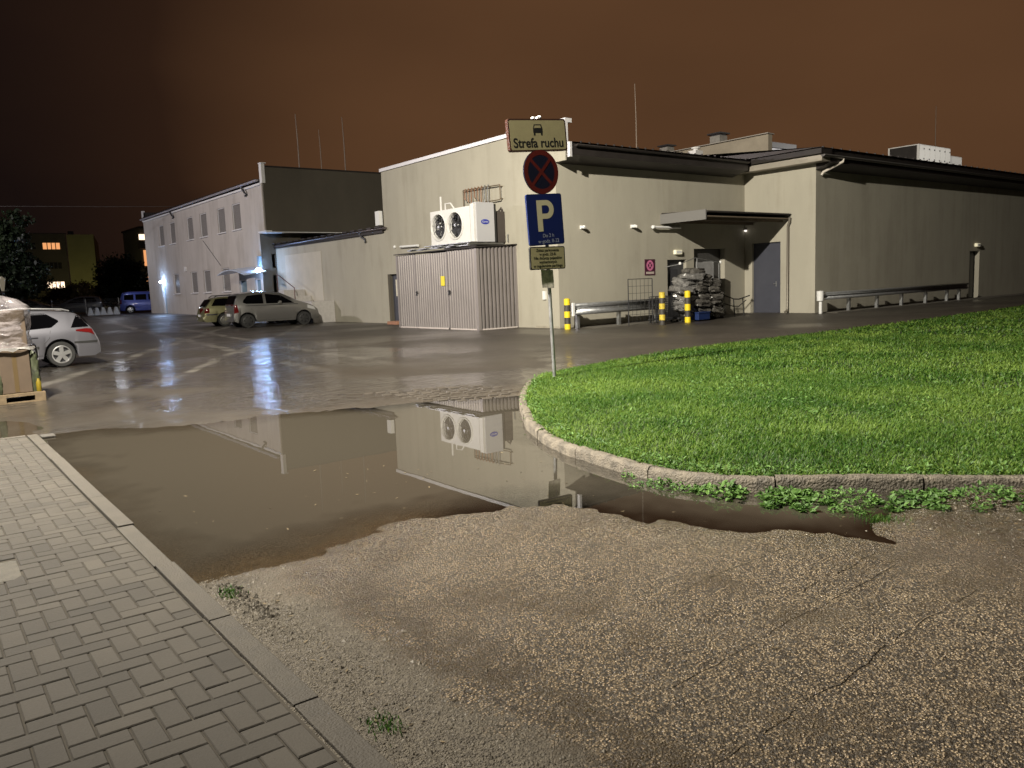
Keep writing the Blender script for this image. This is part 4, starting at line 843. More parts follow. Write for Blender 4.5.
b = MB(); b.box(SX0-.04, SX0-.005, SY0+.08, SY0+1.66, .02, .075); b.box(SX0-.055, SX0-.04, SY0+1.76, SY0+3.80, .03, .085); b.box(SX0-.04, SX0-.005, SY0+3.84, SY1-.05, .02, .075); b.box(SX0+.1, xD-.07, SY0-.075, SY0-.058, .02, .075); b.build('base_rail', mat('pale_rail', (.50, .45, .43), .5), shed, off=SO)
for yh in (SY0+1.72-.12, SY0+3.75):
    b = MB(); b.box(SX0-.062, SX0-.036, yh-.02, yh+.06, 1.24, 1.40); b.tube([(SX0-.08, yh+.02, 1.36), (SX0-.10, yh+.02, 1.36), (SX0-.10, yh-.14, 1.36)], .014, 6); b.tube([(SX0-.08, yh+.02, 1.28), (SX0-.10, yh+.02, 1.24)], .012, 6); b.build('handle', dark_steel, shed, off=SO)
for y in (SY0+1.72, SY0+2.77, SY0+3.83):
    b = MB(); b.box(SX0-.046, SX0-.03, y-.035, y+.035, .09, 2.73); b.build('door_trim', tm, shed, off=SO)
b = MB(); b.box(SX0-.052, SX0-.044, SY0+1.88, SY0+2.12, 1.56, 1.90); b.build('notice', mat('notice_yellow', (.70, .58, .04), .5), d1, off=None).location = (-SO[0], -SO[1], 0)

# ---------------------------------------------------------------- condenser with two fans on a frame over the shed
CO = (15.6, 23.2, 2.86)
ac = empty('condenser_unit', CO, 'white two-fan condenser unit with blue oval badge above the shed', 'condenser')
def A(mb, name, material, parent=None, **k): return mb.build(name, material, parent or ac, off=CO, **k)
ax0, ax1, ay0, ay1, az0, az1 = 15.62, 16.15, 21.98, 24.40, 2.98, 4.16
acw = mat('condenser_white', (.60, .59, .57), .4, var=.04, vscale=5)
fc = [(23.88, 3.60), (22.85, 3.585)]; fr_ = .43
# front sheet with round holes
bm = bmesh.new(); outer = [(ay0, az0), (ay1, az0), (ay1, az1), (ay0, az1)]
def loop(pts): vs = [bm.verts.new((ax0, p[0], p[1])) for p in pts]; return [bm.edges.new((vs[i], vs[(i+1) % len(vs)])) for i in range(len(vs))]
E_ = loop(outer)
for (cy, cz) in fc: E_ += loop([(cy+fr_*math.cos(2*math.pi*k/36), cz+fr_*math.sin(2*math.pi*k/36)) for k in range(36)])
bmesh.ops.triangle_fill(bm, use_beauty=True, use_dissolve=False, edges=E_)
for f in [f for f in bm.faces if any(math.hypot(f.calc_center_median().y-cy, f.calc_center_median().z-cz) < fr_*.97 for cy, cz in fc)]: bm.faces.remove(f)
for f in bm.faces: f.normal_update()
for v_ in bm.verts: v_.co -= Vector(CO)
me = bpy.data.meshes.new('front_panel'); bm.to_mesh(me); bm.free(); me.materials.append(acw); o = bpy.data.objects.new('front_panel', me); COL.objects.link(o); o.parent = ac
b = MB(); b.box(ax0+.002, ax1, ay0, ay0+.02, az0, az1); b.box(ax0+.002, ax1, ay1-.02, ay1, az0, az1); b.box(ax0+.002, ax1, ay0+.021, ay1-.021, az1-.02, az1); b.box(ax0+.002, ax1, ay0+.021, ay1-.021, az0, az0+.02); A(b, 'casing', acw)
b = MB(); b.box(ax1-.1, ax1-.08, ay0+.03, ay1-.03, az0+.03, az1-.03); b.box(ax0+.1, ax1-.1, (ay0+ay1)/2+.15, (ay0+ay1)/2+.17, az0+.03, az1-.03); A(b, 'coil', mat('coil_black', (.02, .02, .02), .5))
for (cy, cz) in fc:
    b = MB(); n = 36; V_ = []
    prof = [(fr_+.055, -.002), (fr_+.05, -.035), (fr_+.012, -.04), (fr_-.005, -.02), (fr_-.012, .14)]
    b.lathe([(r_, h_) for r_, h_ in prof], (ax0, cy, cz), 'X', n); fan = A(b, 'fan', acw, smooth=True)
    b = MB()
    for k in range(5):
        g = 2*math.pi*k/5+.3
        P_ = lambda r_, a_, x_: (ax0+x_, cy+r_*math.cos(a_), cz+r_*math.sin(a_))
        b.add([P_(.09, g-.25, .13), P_(.09, g+.25, .08), P_(.38, g+.62, .06), P_(.40, g+.3, .09), P_(.38, g-.1, .14)], [(0, 1, 2, 3, 4)])
    b.lathe([(0, .03), (.07, .035), (.10, .07), (.10, .15), (0, .15)], (ax0, cy, cz), 'X', 16); A(b, 'blades', mat('fan_black', (.035, .035, .04), .35), fan)
    b = MB()
    for rr_ in (.12, .2, .28, .36): b.lathe([(rr_-.004, -.012), (rr_+.004, -.012), (rr_+.004, -.006), (rr_-.004, -.006), (rr_-.004, -.012)], (ax0, cy, cz), 'X', 30)
    for k in range(4): g = math.pi*k/4+.2; b.tube([(ax0-.009, cy+.42*math.cos(g), cz+.42*math.sin(g)), (ax0-.009, cy-.42*math.cos(g), cz-.42*math.sin(g))], .005, 4)
    A(b, 'grille', dark_steel, fan)
    b = MB(); b.lathe([(0, -.03), (.055, -.028), (.06, -.01), (0, -.008)], (ax0, cy, cz), 'X', 14); A(b, 'hub_cap', steel, fan)
# big end housing with the badge
b = MB(); b.box(15.70, 16.44, 21.72, 21.972, 2.96, 4.26); A(b, 'end_housing', mat('housing_grey', (.40, .40, .42), .4), bevel=.015)
b = MB(); b.box(15.62, 15.70, 21.76, 21.95, 2.97, 4.22); A(b, 'housing_edge', acw)
b = MB(); b.box(16.445, 16.53, 21.74, 22.0, 2.97, 4.22); A(b, 'housing_seal', black_rubber)
def ell(a_, c_, y, n=28): return [(a_*math.cos(2*math.pi*k/n), c_*math.sin(2*math.pi*k/n)) for k in range(n)]
b = MB(); b.prism(ell(.17, .085, 0), lambda x, z: (16.05+x, 21.719, 3.62+z), lambda x, z: (16.05+x, 21.712, 3.62+z)); bd = A(b, 'badge', mat('badge_blue', (.02, .035, .30), .4))
t_ = text_mesh('Carrier', .085, Matrix.Translation((16.05-CO[0], 21.708-CO[1], 3.62-CO[2])) @ Matrix.Rotation(R(90), 4, 'X'), plastic_white, bd, 'badge_lettering')
# second dark coil unit behind and its pipes
b = MB(); b.box(16.62, 16.94, 21.80, 21.88, 2.95, 3.98); b.tube([(16.72, 21.84, 3.98), (16.82, 21.84, 4.1), (16.9, 21.84, 3.9)], .04, 8); A(b, 'rear_coil', mat('rear_coil_brown', (.055, .045, .04), .6))
b = MB(); b.box(15.45, 16.94, 21.9, 21.98, 2.89, 2.95); b.box(15.45, 16.94, 24.1, 24.18, 2.89, 2.95); b.box(15.2, 15.3, 21.6, 25.4, 2.83, 2.865); b.box(15.42, 15.7, 21.7, 24.6, 2.951, 2.978); b.box(16.0, 16.1, 21.7, 24.6, 2.951, 2.978)
for y in (22.2, 23.0, 24.0, 24.8): b.box(15.1, 15.6, y, y+.45, 2.867, 2.889)
A(b, 'support_frame', steel)
b = MB(); b.box(15.64, 15.9, 22.1, 22.6, 2.92, 2.97); b.box(15.64, 15.9, 23.6, 24.1, 2.92, 2.97); 
for q_ in range(1): A(b, 'foot_brackets', acw); b = MB(); b.tube([(15.8, 23.95, 4.14), (15.8, 23.95, 4.66)], .04, 8); A(b, 'stub_pipe', acw); b = MB(); b.tube([(15.85, 23.75, 4.14), (15.85, 23.75, 4.40), (15.9, 23.5, 4.40), (15.95, 23.3, 4.15)], .03, 6); A(b, 'bent_pipe', acw)
b = MB()
pr = [(16.9, 21.6), (16.9, 22.3)]
b.tube([(16.9, 21.62, 2.95), (16.9, 21.62, 3.2), (16.95, 21.62, 3.2)], .018, 6); A(b, 'conduit', steel); ac.location = (CO[0]+.42, CO[1]+.62, CO[2]+.03); ac.scale = (1.02, 1.02, 1.02)
# pipe rack on the wall above
pk = empty('pipe_rack', (xD, 23.6, 4.8), 'rusty wall frame with short copper pipes above the condenser', 'pipe rack')
PO = (xD, 23.6, 4.8); b = MB(); fx = xD-.12
b.tube([(fx, 24.69, 4.35), (fx, 24.69, 5.0), (fx, 22.47, 4.95), (fx, 22.47, 4.45), (fx, 23.6, 4.45)], .022, 6)
for (y, z) in ((24.69, 4.95), (22.47, 4.9), (22.47, 4.48)): b.tube([(fx, y, z), (xD-.001, y, z)], .018, 6)
b.build('frame', mat('rusty_steel', (.17, .13, .09), .6, .4), pk, off=PO)
for k in range(8):
    y = 24.5-k*.2; b = MB(); l_ = .28+.10*((k*7) % 3)+(.35 if k > 5 else 0)
    b.tube([(fx+.05, y, 4.95), (fx-.03, y, 5.02), (fx-.06, y, 4.93), (fx-.06, y, 4.95-l_), (fx-.06, y-.06, 4.9-l_)], .022, 6); o = b.build('pipe_end', mat('copper_pipe', (.32, .17, .10) , .4, .6) if k < 6 else steel, pk, off=PO, smooth=True)

# ================================================================== traffic signs on their post
SB = (7.95, 9.12, turf_z(np.array([7.95]), np.array([9.12]))[0])
sg = empty('sign_post', (SB[0], SB[1], 0), 'leaning grey post with four parking signs at the tip of the grass', 'sign post', None, R(-3))
lean = lambda z: -.034*z+.004                                   # the post leans a little to the left
b = MB(); b.tube([(lean(z), .035, z) for z in (-.1, 1, 2, 3, 3.93)], .028, 12); b.build('pole', steel, sg, smooth=True)
b = MB(); b.tube([(lean(3.93), .035, 3.925), (lean(3.95), .035, 3.95)], [.031, .02], 12); b.build('pole_cap', plastic_white, sg)
sign_back = mat('sign_back', (.45, .45, .45), .4, .7)
pale_film = mat('sign_pale', (.30, .265, .15), .45, var=.06, vscale=8); blue_film = mat('sign_blue', (.006, .013, .08), .35); red_film = mat('sign_red', (.08, .010, .008), .35); ink = mat('sign_black', (.012, .012, .012), .45); navy = mat('sign_navy', (.006, .007, .018), .35); whitef = mat('sign_white', (.6, .6, .58), .45)
def rrect(w, h, r, n=5):
    P = []
    for (cx, cz, a0) in ((w/2-r, h/2-r, 0), (-w/2+r, h/2-r, 90), (-w/2+r, -h/2+r, 180), (w/2-r, -h/2+r, 270)):
        for k in range(n+1): g = R(a0+90*k/n); P.append((cx+r*math.cos(g), cz+r*math.sin(g)))
    return P
def plate(name, cx, cz, w, h, r, edge, face, tilt, border=.014, label=None, thick=.02):
    T = Matrix.Translation((cx, 0, cz)) @ Matrix.Rotation(tilt, 4, 'Y')
    b = MB(); b.prism(rrect(w, h, r), lambda x, z: T @ Vector((x, -.012, z)), lambda x, z: T @ Vector((x, thick, z))); o = b.build(name, edge, sg)
    if label: o['label'] = label
    if face: b = MB(); b.prism(rrect(w-2*border, h-2*border, r*.7), lambda x, z: T @ Vector((x, -.0119, z)), lambda x, z: T @ Vector((x, -.0124, z))); b.build('face', face, o)
    return o, T
RX = Matrix.Rotation(R(90), 4, 'X')
def TX(T, x, z, y=-.0127): return T @ Matrix.Translation((x, y, z)) @ RX
# 1 zone plate
o, T = plate('zone_plate', 7.755-7.95, 3.665, 1.05, .455, .04, mat('sign_dark_rim', (.045, .02, .015), .4), pale_film, R(-4.6), .022, thick=.05)
text_mesh('Strefa ruchu', .185, TX(T, 0, -.115), ink, o, bold=.004)
b = MB()
def car_icon(b, T):
    def bx(x0, x1, z0, z1): b.prism([(x0, z0), (x1, z0), (x1, z1), (x0, z1)], lambda x, z: T @ Vector((x, -.0123, z)), lambda x, z: T @ Vector((x, -.0128, z)))
    b.prism([(-.085, .03), (.085, .03), (.085, .095), (.065, .15), (-.065, .15), (-.085, .095)], lambda x, z: T @ Vector((x, -.0123, z)), lambda x, z: T @ Vector((x, -.0128, z)))
    bx(-.08, -.05, -.005, .0295); bx(.05, .08, -.005, .0295)
car_icon(b, T); b.build('car_symbol', ink, o)
b = MB(); b.prism([(-.06, .10), (.06, .10), (.05, .135), (-.05, .135)], lambda x, z: T @ Vector((x, -.0127, z)), lambda x, z: T @ Vector((x, -.0131, z))); b.build('symbol_window', pale_film, o)
b = MB(); b.box(-.05, -.01, .0, .06, .235, .26, T); b.box(.02, .06, .0, .06, .235, .26, T); b.build('bracket', plastic_white, o)
# 2 no stopping
T = Matrix.Translation((7.79-7.95, 0, 3.145)) @ Matrix.Rotation(R(-4), 4, 'Y')
def ring(r0, r1, y, n=44):
    b = MB(); V_ = []
    for k in range(n): g = 2*math.pi*k/n; V_ += [T @ Vector((r0*math.cos(g), y, r0*math.sin(g))), T @ Vector((r1*math.cos(g), y, r1*math.sin(g)))]
    return b.add(V_, [(2*k, 2*k+1, (2*k+3) % (2*n), (2*k+2) % (2*n)) for k in range(n)])
circ = [(.315*math.cos(2*math.pi*k/44), .315*math.sin(2*math.pi*k/44)) for k in range(44)]
b = MB(); b.prism(circ, lambda x, z: T @ Vector((x, -.012, z)), lambda x, z: T @ Vector((x, .015, z))); o = b.build('no_stopping_disc', navy, sg)
b = ring(.242, .313, -.0124); b.build('red_ring', red_film, o)
b = MB()
for s_ in (1, -1):
    M_ = T @ Matrix.Rotation(s_*R(45), 4, 'Y'); y_ = -.0126-.0003*(s_ > 0)
    b.add([M_ @ Vector(p) for p in ((-.245, y_, -.024), (.245, y_, -.024), (.245, y_, .024), (-.245, y_, .024))], [(0, 1, 2, 3)])
b.build('red_cross', red_film, o)
# 3 parking
o, T = plate('parking_plate', 7.84-7.95, 2.465, .65, .74, .035, mat('sign_blue_rim', (.008, .015, .07), .4), blue_film, R(-3.4), .012)
def stroke(pts, name, mt, par, y=-.016):
    b = MB(); b.prism(pts, lambda x, z: T @ Vector((x, -.0146, z)), lambda x, z: T @ Vector((x, y, z))); return b.build(name, mt, par)
pf = mat('sign_letter', (.44, .40, .27), .45)
bm_ = MB(); outer = []; inner_ = []
sx_, top_, bot_ = -.15, .28, -.17; w_ = .095; rr_o = .135
outer = [(sx_, top_), (.03, top_)]+[(.03+rr_o*math.sin(R(a)), top_-rr_o+rr_o*math.cos(R(a))) for a in range(15, 181, 15)]+[(sx_+w_, top_-2*rr_o), (sx_+w_, bot_), (sx_, bot_)]
V_ = [(x, z) for x, z in outer]
hole = [(sx_+w_, top_-.075), (.02, top_-.075)]+[(.02+.06*math.sin(R(a)), top_-.135+.06*math.cos(R(a))) for a in range(15, 181, 15)]+[(sx_+w_, top_-.195)]
bm = bmesh.new()
def lp(pts): vs = [bm.verts.new(T @ Vector((x, -.0128, z))) for x, z in pts]; return [bm.edges.new((vs[i], vs[(i+1) % len(vs)])) for i in range(len(vs))]
bmesh.ops.triangle_fill(bm, use_beauty=True, use_dissolve=False, edges=lp(outer)+lp(hole))
Ti = T.inverted()
me = bpy.data.meshes.new('letter_P'); bm.to_mesh(me); bm.free(); me.materials.append(pf); q = bpy.data.objects.new('letter', me); COL.objects.link(q); q.parent = o
text_mesh('Do 2 h', .075, TX(T, .03, -.235), mat('sign_letter_small', (.25, .27, .33), .45), o); text_mesh('w godz. 8-22', .075, TX(T, .03, -.315), MATS['sign_letter_small'], o)
# 4 conditions
o, T = plate('conditions_plate', 7.86-7.95, 1.905, .65, .335, .03, ink, pale_film, R(-1), .016)
for i, s_ in enumerate(('Zakaz parkowania', 'w godz. 22-8.', 'Nie dotyczy pojazdów', 'wyznaczonych', 'w regulaminie parkingu')): text_mesh(s_, .058, TX(T, 0, .113-.057*i), ink, o, bold=.0012)
b = MB(); b.prism([(7.74-7.95, 1.735), (7.965-7.95, 1.73), (7.975-7.95, 1.46), (7.75-7.95, 1.47)], lambda x, z: (x, .002+.01*math.sin(z*30), z), lambda x, z: (x, .005+.01*math.sin(z*30), z)); b.build('worn_sticker', mat('worn_paper', (.45, .42, .36), .7, var=.5, vscale=18), sg)

# ================================================================== bollards, rails, cages by the bay
def bollard(x, y, label, worn=False, h=1.05):
    t_ = empty('bollard', (x, y, 0), label, 'bollard', 'yellow and black bollards'); n = 5 if not worn else 6
    for k in range(n):
        b = MB(); b.lathe([(.0 if k == n-1 else .10, (k+1)*h/n-.001+(.02 if k == n-1 else 0)), (.10, (k+1)*h/n-.002), (.10, k*h/n), (.0, k*h/n)], n=18)
        b.build('band', (mat('worn_yellow', (.55, .42, .05), .5, var=.5, vscale=14) if worn else yellow) if (n-1-k) % 2 == 0 else mat('bollard_dark', (.05, .045, .04) if not worn else (.10, .085, .05), .5, var=.5 , vscale=13), t_, smooth=True)
bollard(17.23, 19.12, 'yellow and black bollard at the left end of the guard rail', h=1.0); bollard(20.01, 17.6, 'scuffed yellow bollard in front of the wire mesh panel', True, 1.08); bollard(21.28, 17.6, 'brightest yellow and black bollard in front of the wrapped cages', h=1.08)
def guard_rail(name, x0, x1, y, z0, z1, posts, zg_, label, group=None):
    t_ = empty(name, ((x0+x1)/2, y, 0), label, 'guard rail', group); o_ = ((x0+x1)/2, y, 0); hh = z1-z0
    prof = [(.0, 0), (-.02, .06), (-.075, .12), (-.075, .22), (-.02, .30), (-.0, .42), (.0, .5), (.0, .58), (-.02, .70), (-.075, .78), (-.075, .88), (-.02, .94), (0, 1)]
    V_ = [];
    for x in (x0, x1):
        for (d, f) in prof: V_.append((x, y+d, z0+f*hh))
    n = len(prof); b = MB().add(V_, [(i, i+1, n+i+1, n+i) for i in range(n-1)]); q = b.build('beam', steel, t_, off=o_, smooth=True); q.modifiers.new('t', 'SOLIDIFY').thickness = .006
    for px in posts:
        b = MB(); b.box(px-.05, px-.043, y+.012, y+.12, 0, z1-.03); b.box(px+.043, px+.05, y+.012, y+.12, 0, z1-.03); b.box(px-.043, px+.043, y+.012, y+.02, 0, z1-.03); b.box(px-.07, px+.07, y-.01, y+.011, z0+.45*hh, z0+.55*hh); b.build('post', steel, t_, off=o_)
    return t_, o_
t_, o_ = guard_rail('guard_rail', 17.48, 21.9, 19.12, .46, .84, (17.72, 19.62, 21.5), 0, 'galvanised guard rail with end plate along the beige wall beside the bay', None)
b = MB(); b.box(17.40, 17.475, 19.02, 19.22, .44, .86); b.build('end_plate', plastic_white, t_, off=o_)
t_, o_ = guard_rail('guard_rail', 27.15, 39.1, 16.15, .52, .80, (29.0, 31.1, 33.1, 35.2, 37.2, 38.4), 0, 'long guard rail in front of the dark right-hand wall', None)
b = MB(); b.lathe([(.0, .48), (.12, .5), (.13, .85), (.0, .87)], (26.92, 16.15, 0), n=16); b.build('end_cap', plastic_white, t_, off=o_, smooth=True); b = MB(); b.lathe([(.06, .0), (.06, .48)], (26.95, 16.15, 0), n=12); b.build('end_post', plastic_white, t_, off=o_)
b = MB(); b.box(27.4, 80, 15.75, 16.605, -.05, .05); b.box(17.9, 26.9, 18.5, 19.66, -.05, .035); tag(b.build('concrete_apron', mat('apron_concrete', (.10, .09, .075), .8, var=.3, vscale=3, bump=.4, bscale=30)), 'concrete strip along the foot of the hall walls', 'apron', kind='structure')
def wire_panel(name, cx, cy, w, z0, z1, rz, nx_, nz_, material, label, cat, r_=.006):
    t_ = empty(name, (cx, cy, 0), label, cat, None, rz)
    b = MB(); b.tube([(-w/2, 0, 0), (-w/2, 0, z1)], .018, 6); b.tube([(w/2, 0, 0), (w/2, 0, z1)], .018, 6); b.tube([(-w/2, 0, z1), (w/2, 0, z1)], .012, 6); b.build('frame', material, t_)
    b = MB()
    for i in range(1, nx_): x = -w/2+w*i/nx_; b.tube([(x, 0, z0), (x, 0, z1)], r_*.7, 4)
    for i in range(nz_): z = z0+(z1-z0)*i/nz_; b.tube([(-w/2, 0, z), (w/2, 0, z)], r_, 4)
    b.build('mesh', material, t_); return t_
wire_panel('wire_panel', 19.75, 18.3, 1.15, .15, 1.54, 0, 6, 6, dark_steel, 'thin open wire panel standing left of the scuffed bollard', 'wire panel', .008)
# nested dark roll cages
for k in range(3):
    t_ = wire_panel('roll_cage', 21.05+.05*k, 18.35-.22*k+.3, .95, .18, .92, .04*k, 10, 12, dark_steel, ('rearmost', 'middle', 'front')[k]+' dark roll cage nested between the two right bollards', 'roll cage', .009); t_['group'] = 'nested dark roll cages'
    b = MB(); b.box(-.46, .46, -.02, .12, .12, .16); b.build('base', dark_steel, t_)
    for sx_ in (-.4, .4): b = MB(); b.lathe([(.0, -.015), (.05, -.012), (.05, .012), (0, .015)], (sx_, .05, .05), 'X', 12); b.build('castor', black_rubber, t_)
# tall cage frame and wrapped pile
fr = empty('wrapped_cage', (22.2, 18.1, 0), 'tall cage frame stacked high with shiny film-wrapped bundles in front of the doors', 'wrapped cage'); FO = (22.2, 18.1, 0)
b = MB(); b.tube([(21.1, 17.75, 1.98), (22.0, 17.85, 2.18), (22.3, 17.85, 2.14), (23.5, 17.95, 2.0)], .016, 6); b.tube([(22.1, 17.85, .1), (22.1, 17.85, 2.16)], .016, 6); b.tube([(23.42, 17.95, .1), (23.42, 17.95, 2.0)], .014, 6); b.tube([(21.1, 17.75, 1.98), (21.0, 18.3, 1.9)], .014, 6)
b.build('frame', steel, fr, off=FO)
b = MB(); b.lathe([(0, .0), (.04, .01), (.05, .05), (.03, .09), (0, .1)], (21.1, 17.75, 1.95), n=10); b.build('end_knob', plastic_white, fr, off=FO, smooth=True); b = MB(); b.lathe([(0, .0), (.04, .01), (.05, .05), (.03, .09), (0, .1)], (23.5, 17.95, 1.97), n=10); b.build('end_knob', plastic_white, fr, off=FO, smooth=True)

def film_nodes(M, base, al, rough, nsc=6, bd=.09, zs=2.6):
    t = M.node_tree; b = t.nodes['Principled BSDF']; b.inputs['Base Color'].default_value = (*base, 1); b.inputs['Roughness'].default_value = rough; b.inputs['Specular IOR Level'].default_value = .9
    g = N(t, 'ShaderNodeNewGeometry'); mp2 = N(t, 'ShaderNodeMapping'); mp2.inputs['Scale'].default_value = (1, 1, zs); t.links.new(g.outputs['Position'], mp2.inputs[0])
    n = N(t, 'ShaderNodeTexNoise'); n.inputs['Scale'].default_value = nsc; n.inputs['Detail'].default_value = 7; n.inputs['Roughness'].default_value = .6; n.inputs['Distortion'].default_value = 1.6; t.links.new(mp2.outputs[0], n.inputs['Vector'])
    u = N(t, 'ShaderNodeBump'); u.inputs['Strength'].default_value = 1; u.inputs['Distance'].default_value = bd; t.links.new(n.outputs['Fac'], u.inputs['Height']); t.links.new(u.outputs[0], b.inputs['Normal'])
    r_ = N(t, 'ShaderNodeMapRange'); r_.inputs[1].default_value = .35; r_.inputs[2].default_value = .68; r_.inputs[3].default_value = al[0]; r_.inputs[4].default_value = al[1]; t.links.new(n.outputs['Fac'], r_.inputs[0]); t.links.new(r_.outputs[0], b.inputs['Alpha'])
def lumpy(cx, cy, z0, z1, rx, ry, prof, seed, nu=72, nv=44, amp=.09, ridged=False):
    ridge_ = lambda v, on: float(.45-abs(v)*2.6) if on else float(v)
    V_ = np.zeros((nu+1, nv+1, 3))
    for i in range(nu+1):
        for j in range(nv+1):
            a = 2*math.pi*i/nu; f = j/nv; s_ = np.interp(f, [p[0] for p in prof], [p[1] for p in prof]); c_, q_ = math.cos(a), math.sin(a)
            k = (abs(c_)**4+abs(q_)**4)**(-.25); nn_ = ridge_(fbm(np.array([math.cos(a)*1.7+5+f*1.2]), np.array([math.sin(a)*1.7+f*5.5]), 1.6, seed, 5)[0], ridged)
            V_[i, j] = (cx+rx*k*c_*s_*(1+amp*3*nn_), cy+ry*k*q_*s_*(1+amp*3*nn_), z0+(z1-z0)*f+amp*.8*nn_*(1 if .05 < f < .98 else .3))
    return lambda u, v: tuple(V_[int(round(u*nu)), int(round(v*nv))]), nu, nv
bun_m = mat('wrapped_bundle', (.085, .08, .073), .20, var=.55, vscale=7, bump=.9, bscale=9, spec=.9)
bun_p = mat('wrapped_bundle_pale', (.15, .145, .14), .16, var=.5, vscale=9, bump=.9, bscale=11, spec=1)
def pillow(cx, cy, cz, a_, b_, h_, M_, seed):
    nu_, nv_ = 26, 12; V_ = []
    for i_ in range(nu_+1):
        for j_ in range(nv_+1):
            u = 2*math.pi*i_/nu_; v = math.pi*(j_/nv_-.5); cu, su, cv, sv_ = math.cos(u), math.sin(u), math.cos(v), math.sin(v); p_ = lambda q, e_: math.copysign(abs(q)**e_, q)
            w_ = 1+.30*float(fbm(np.array([cu*2+seed]), np.array([su*2+v*3.2+seed*3]), 1.9, seed, 5)[0])
            V_.append(M_ @ Vector((a_*p_(cv, .5)*p_(cu, .55)*w_, b_*p_(cv, .5)*p_(su, .55)*w_, h_*p_(sv_, .7)*w_+.03*math.sin(3*u+seed)*cv)))
    return MB().add([tuple(q) for q in V_], [(i_*(nv_+1)+j_, (i_+1)*(nv_+1)+j_, (i_+1)*(nv_+1)+j_+1, i_*(nv_+1)+j_+1) for i_ in range(nu_) for j_ in range(nv_)])
sd_ = 0
for (zc, xs_, yo) in ((.42, (21.72, 22.40, 22.98), 18.05), (.66, (21.62, 22.28, 22.9), 18.0), (.90, (21.66, 22.34, 23.05), 18.05), (1.12, (21.52, 22.2, 22.86), 18.0), (1.34, (21.74, 22.44, 23.0), 18.08), (1.54, (22.0, 22.6), 18.1), (1.70, (22.22,), 18.1)):
    for x in xs_:
        sd_ += 1; M_ = Matrix.Translation((x+rng.normal(0, .03), yo+rng.uniform(-.06, .06), zc)) @ Matrix.Rotation(rng.normal(0, .16), 4, 'Z') @ Matrix.Rotation(rng.normal(.05, .13), 4, 'Y') @ Matrix.Rotation(rng.normal(.15, .12), 4, 'X')
        pillow(0, 0, 0, .37+rng.uniform(-.04, .05), .36, .135, M_, sd_).build('bundle', bun_p if sd_ % 3 == 1 else bun_m, fr, off=FO, smooth=True)
b = MB(); b.box(21.2, 22.95, 17.9, 18.5, .14, .20); b.build('base', dark_steel, fr, off=FO)
for x in (21.35, 22.2, 22.85): b = MB(); b.lathe([(.0, -.02), (.07, -.015), (.07, .015), (0, .02)], (x, 17.95, .07), 'X', 14); b.build('castor', black_rubber, fr, off=FO)
b = MB(); b.box(21.75, 22.35, 17.52, 17.86, .08, .30); b.box(21.73, 22.37, 17.50, 17.88, .301, .345); o = b.build('blue_crate', mat('crate_blue', (.008, .022, .09), .5), bevel=.012); tag(o, 'blue plastic crate on the ground under the wrapped cage', 'crate')
o = pillow(0, 0, 0, .40, .30, .30, Matrix.Translation((23.45, 18.2, .32)) @ Matrix.Rotation(.3, 4, 'Y'), 55).build('film_bundle', bun_m, smooth=True); tag(o, 'heap of crumpled clear film right of the wrapped cage', 'film heap')
t_ = empty('tall_trolley', (23.9, 18.9, 0), 'tall pale galvanised trolley wall beside the roller gate', 'trolley'); b = MB(); b.box(-.5, .38, -.02, .02, .1, 2.05); b.build('side_panel', mat('trolley_panel', (.36, .36, .37), .45, .4, var=.2, vscale=5), t_); b = MB(); b.box(.38, .42, -.03, .45, .1, 2.08); b.box(-.54, -.5, -.03, .03, .1, 2.08); b.build('upright', steel, t_)
t_ = empty('handrail', (24.8, 18.2, 0), 'black bent handrail with slanting ends by the tall grey door', 'handrail'); b = MB(); b.tube([(-1.0, .15, .95), (-.2, 0, .68), (.1, 0, .66), (.55, -.15, .78)], .022, 8); b.tube([(-1.0, .15, .62), (-.25, 0, .42), (.1, 0, .40), (.4, -.1, .62)], .018, 8); b.build('rail', black_rubber, t_, smooth=True)
for x, z in ((.35, .72), (-.2, .67), (-.9, .9)): b = MB(); b.tube([(x+.06, 0, 0), (x-.02, 0, z)], .02, 8); b.build('post', black_rubber, t_)

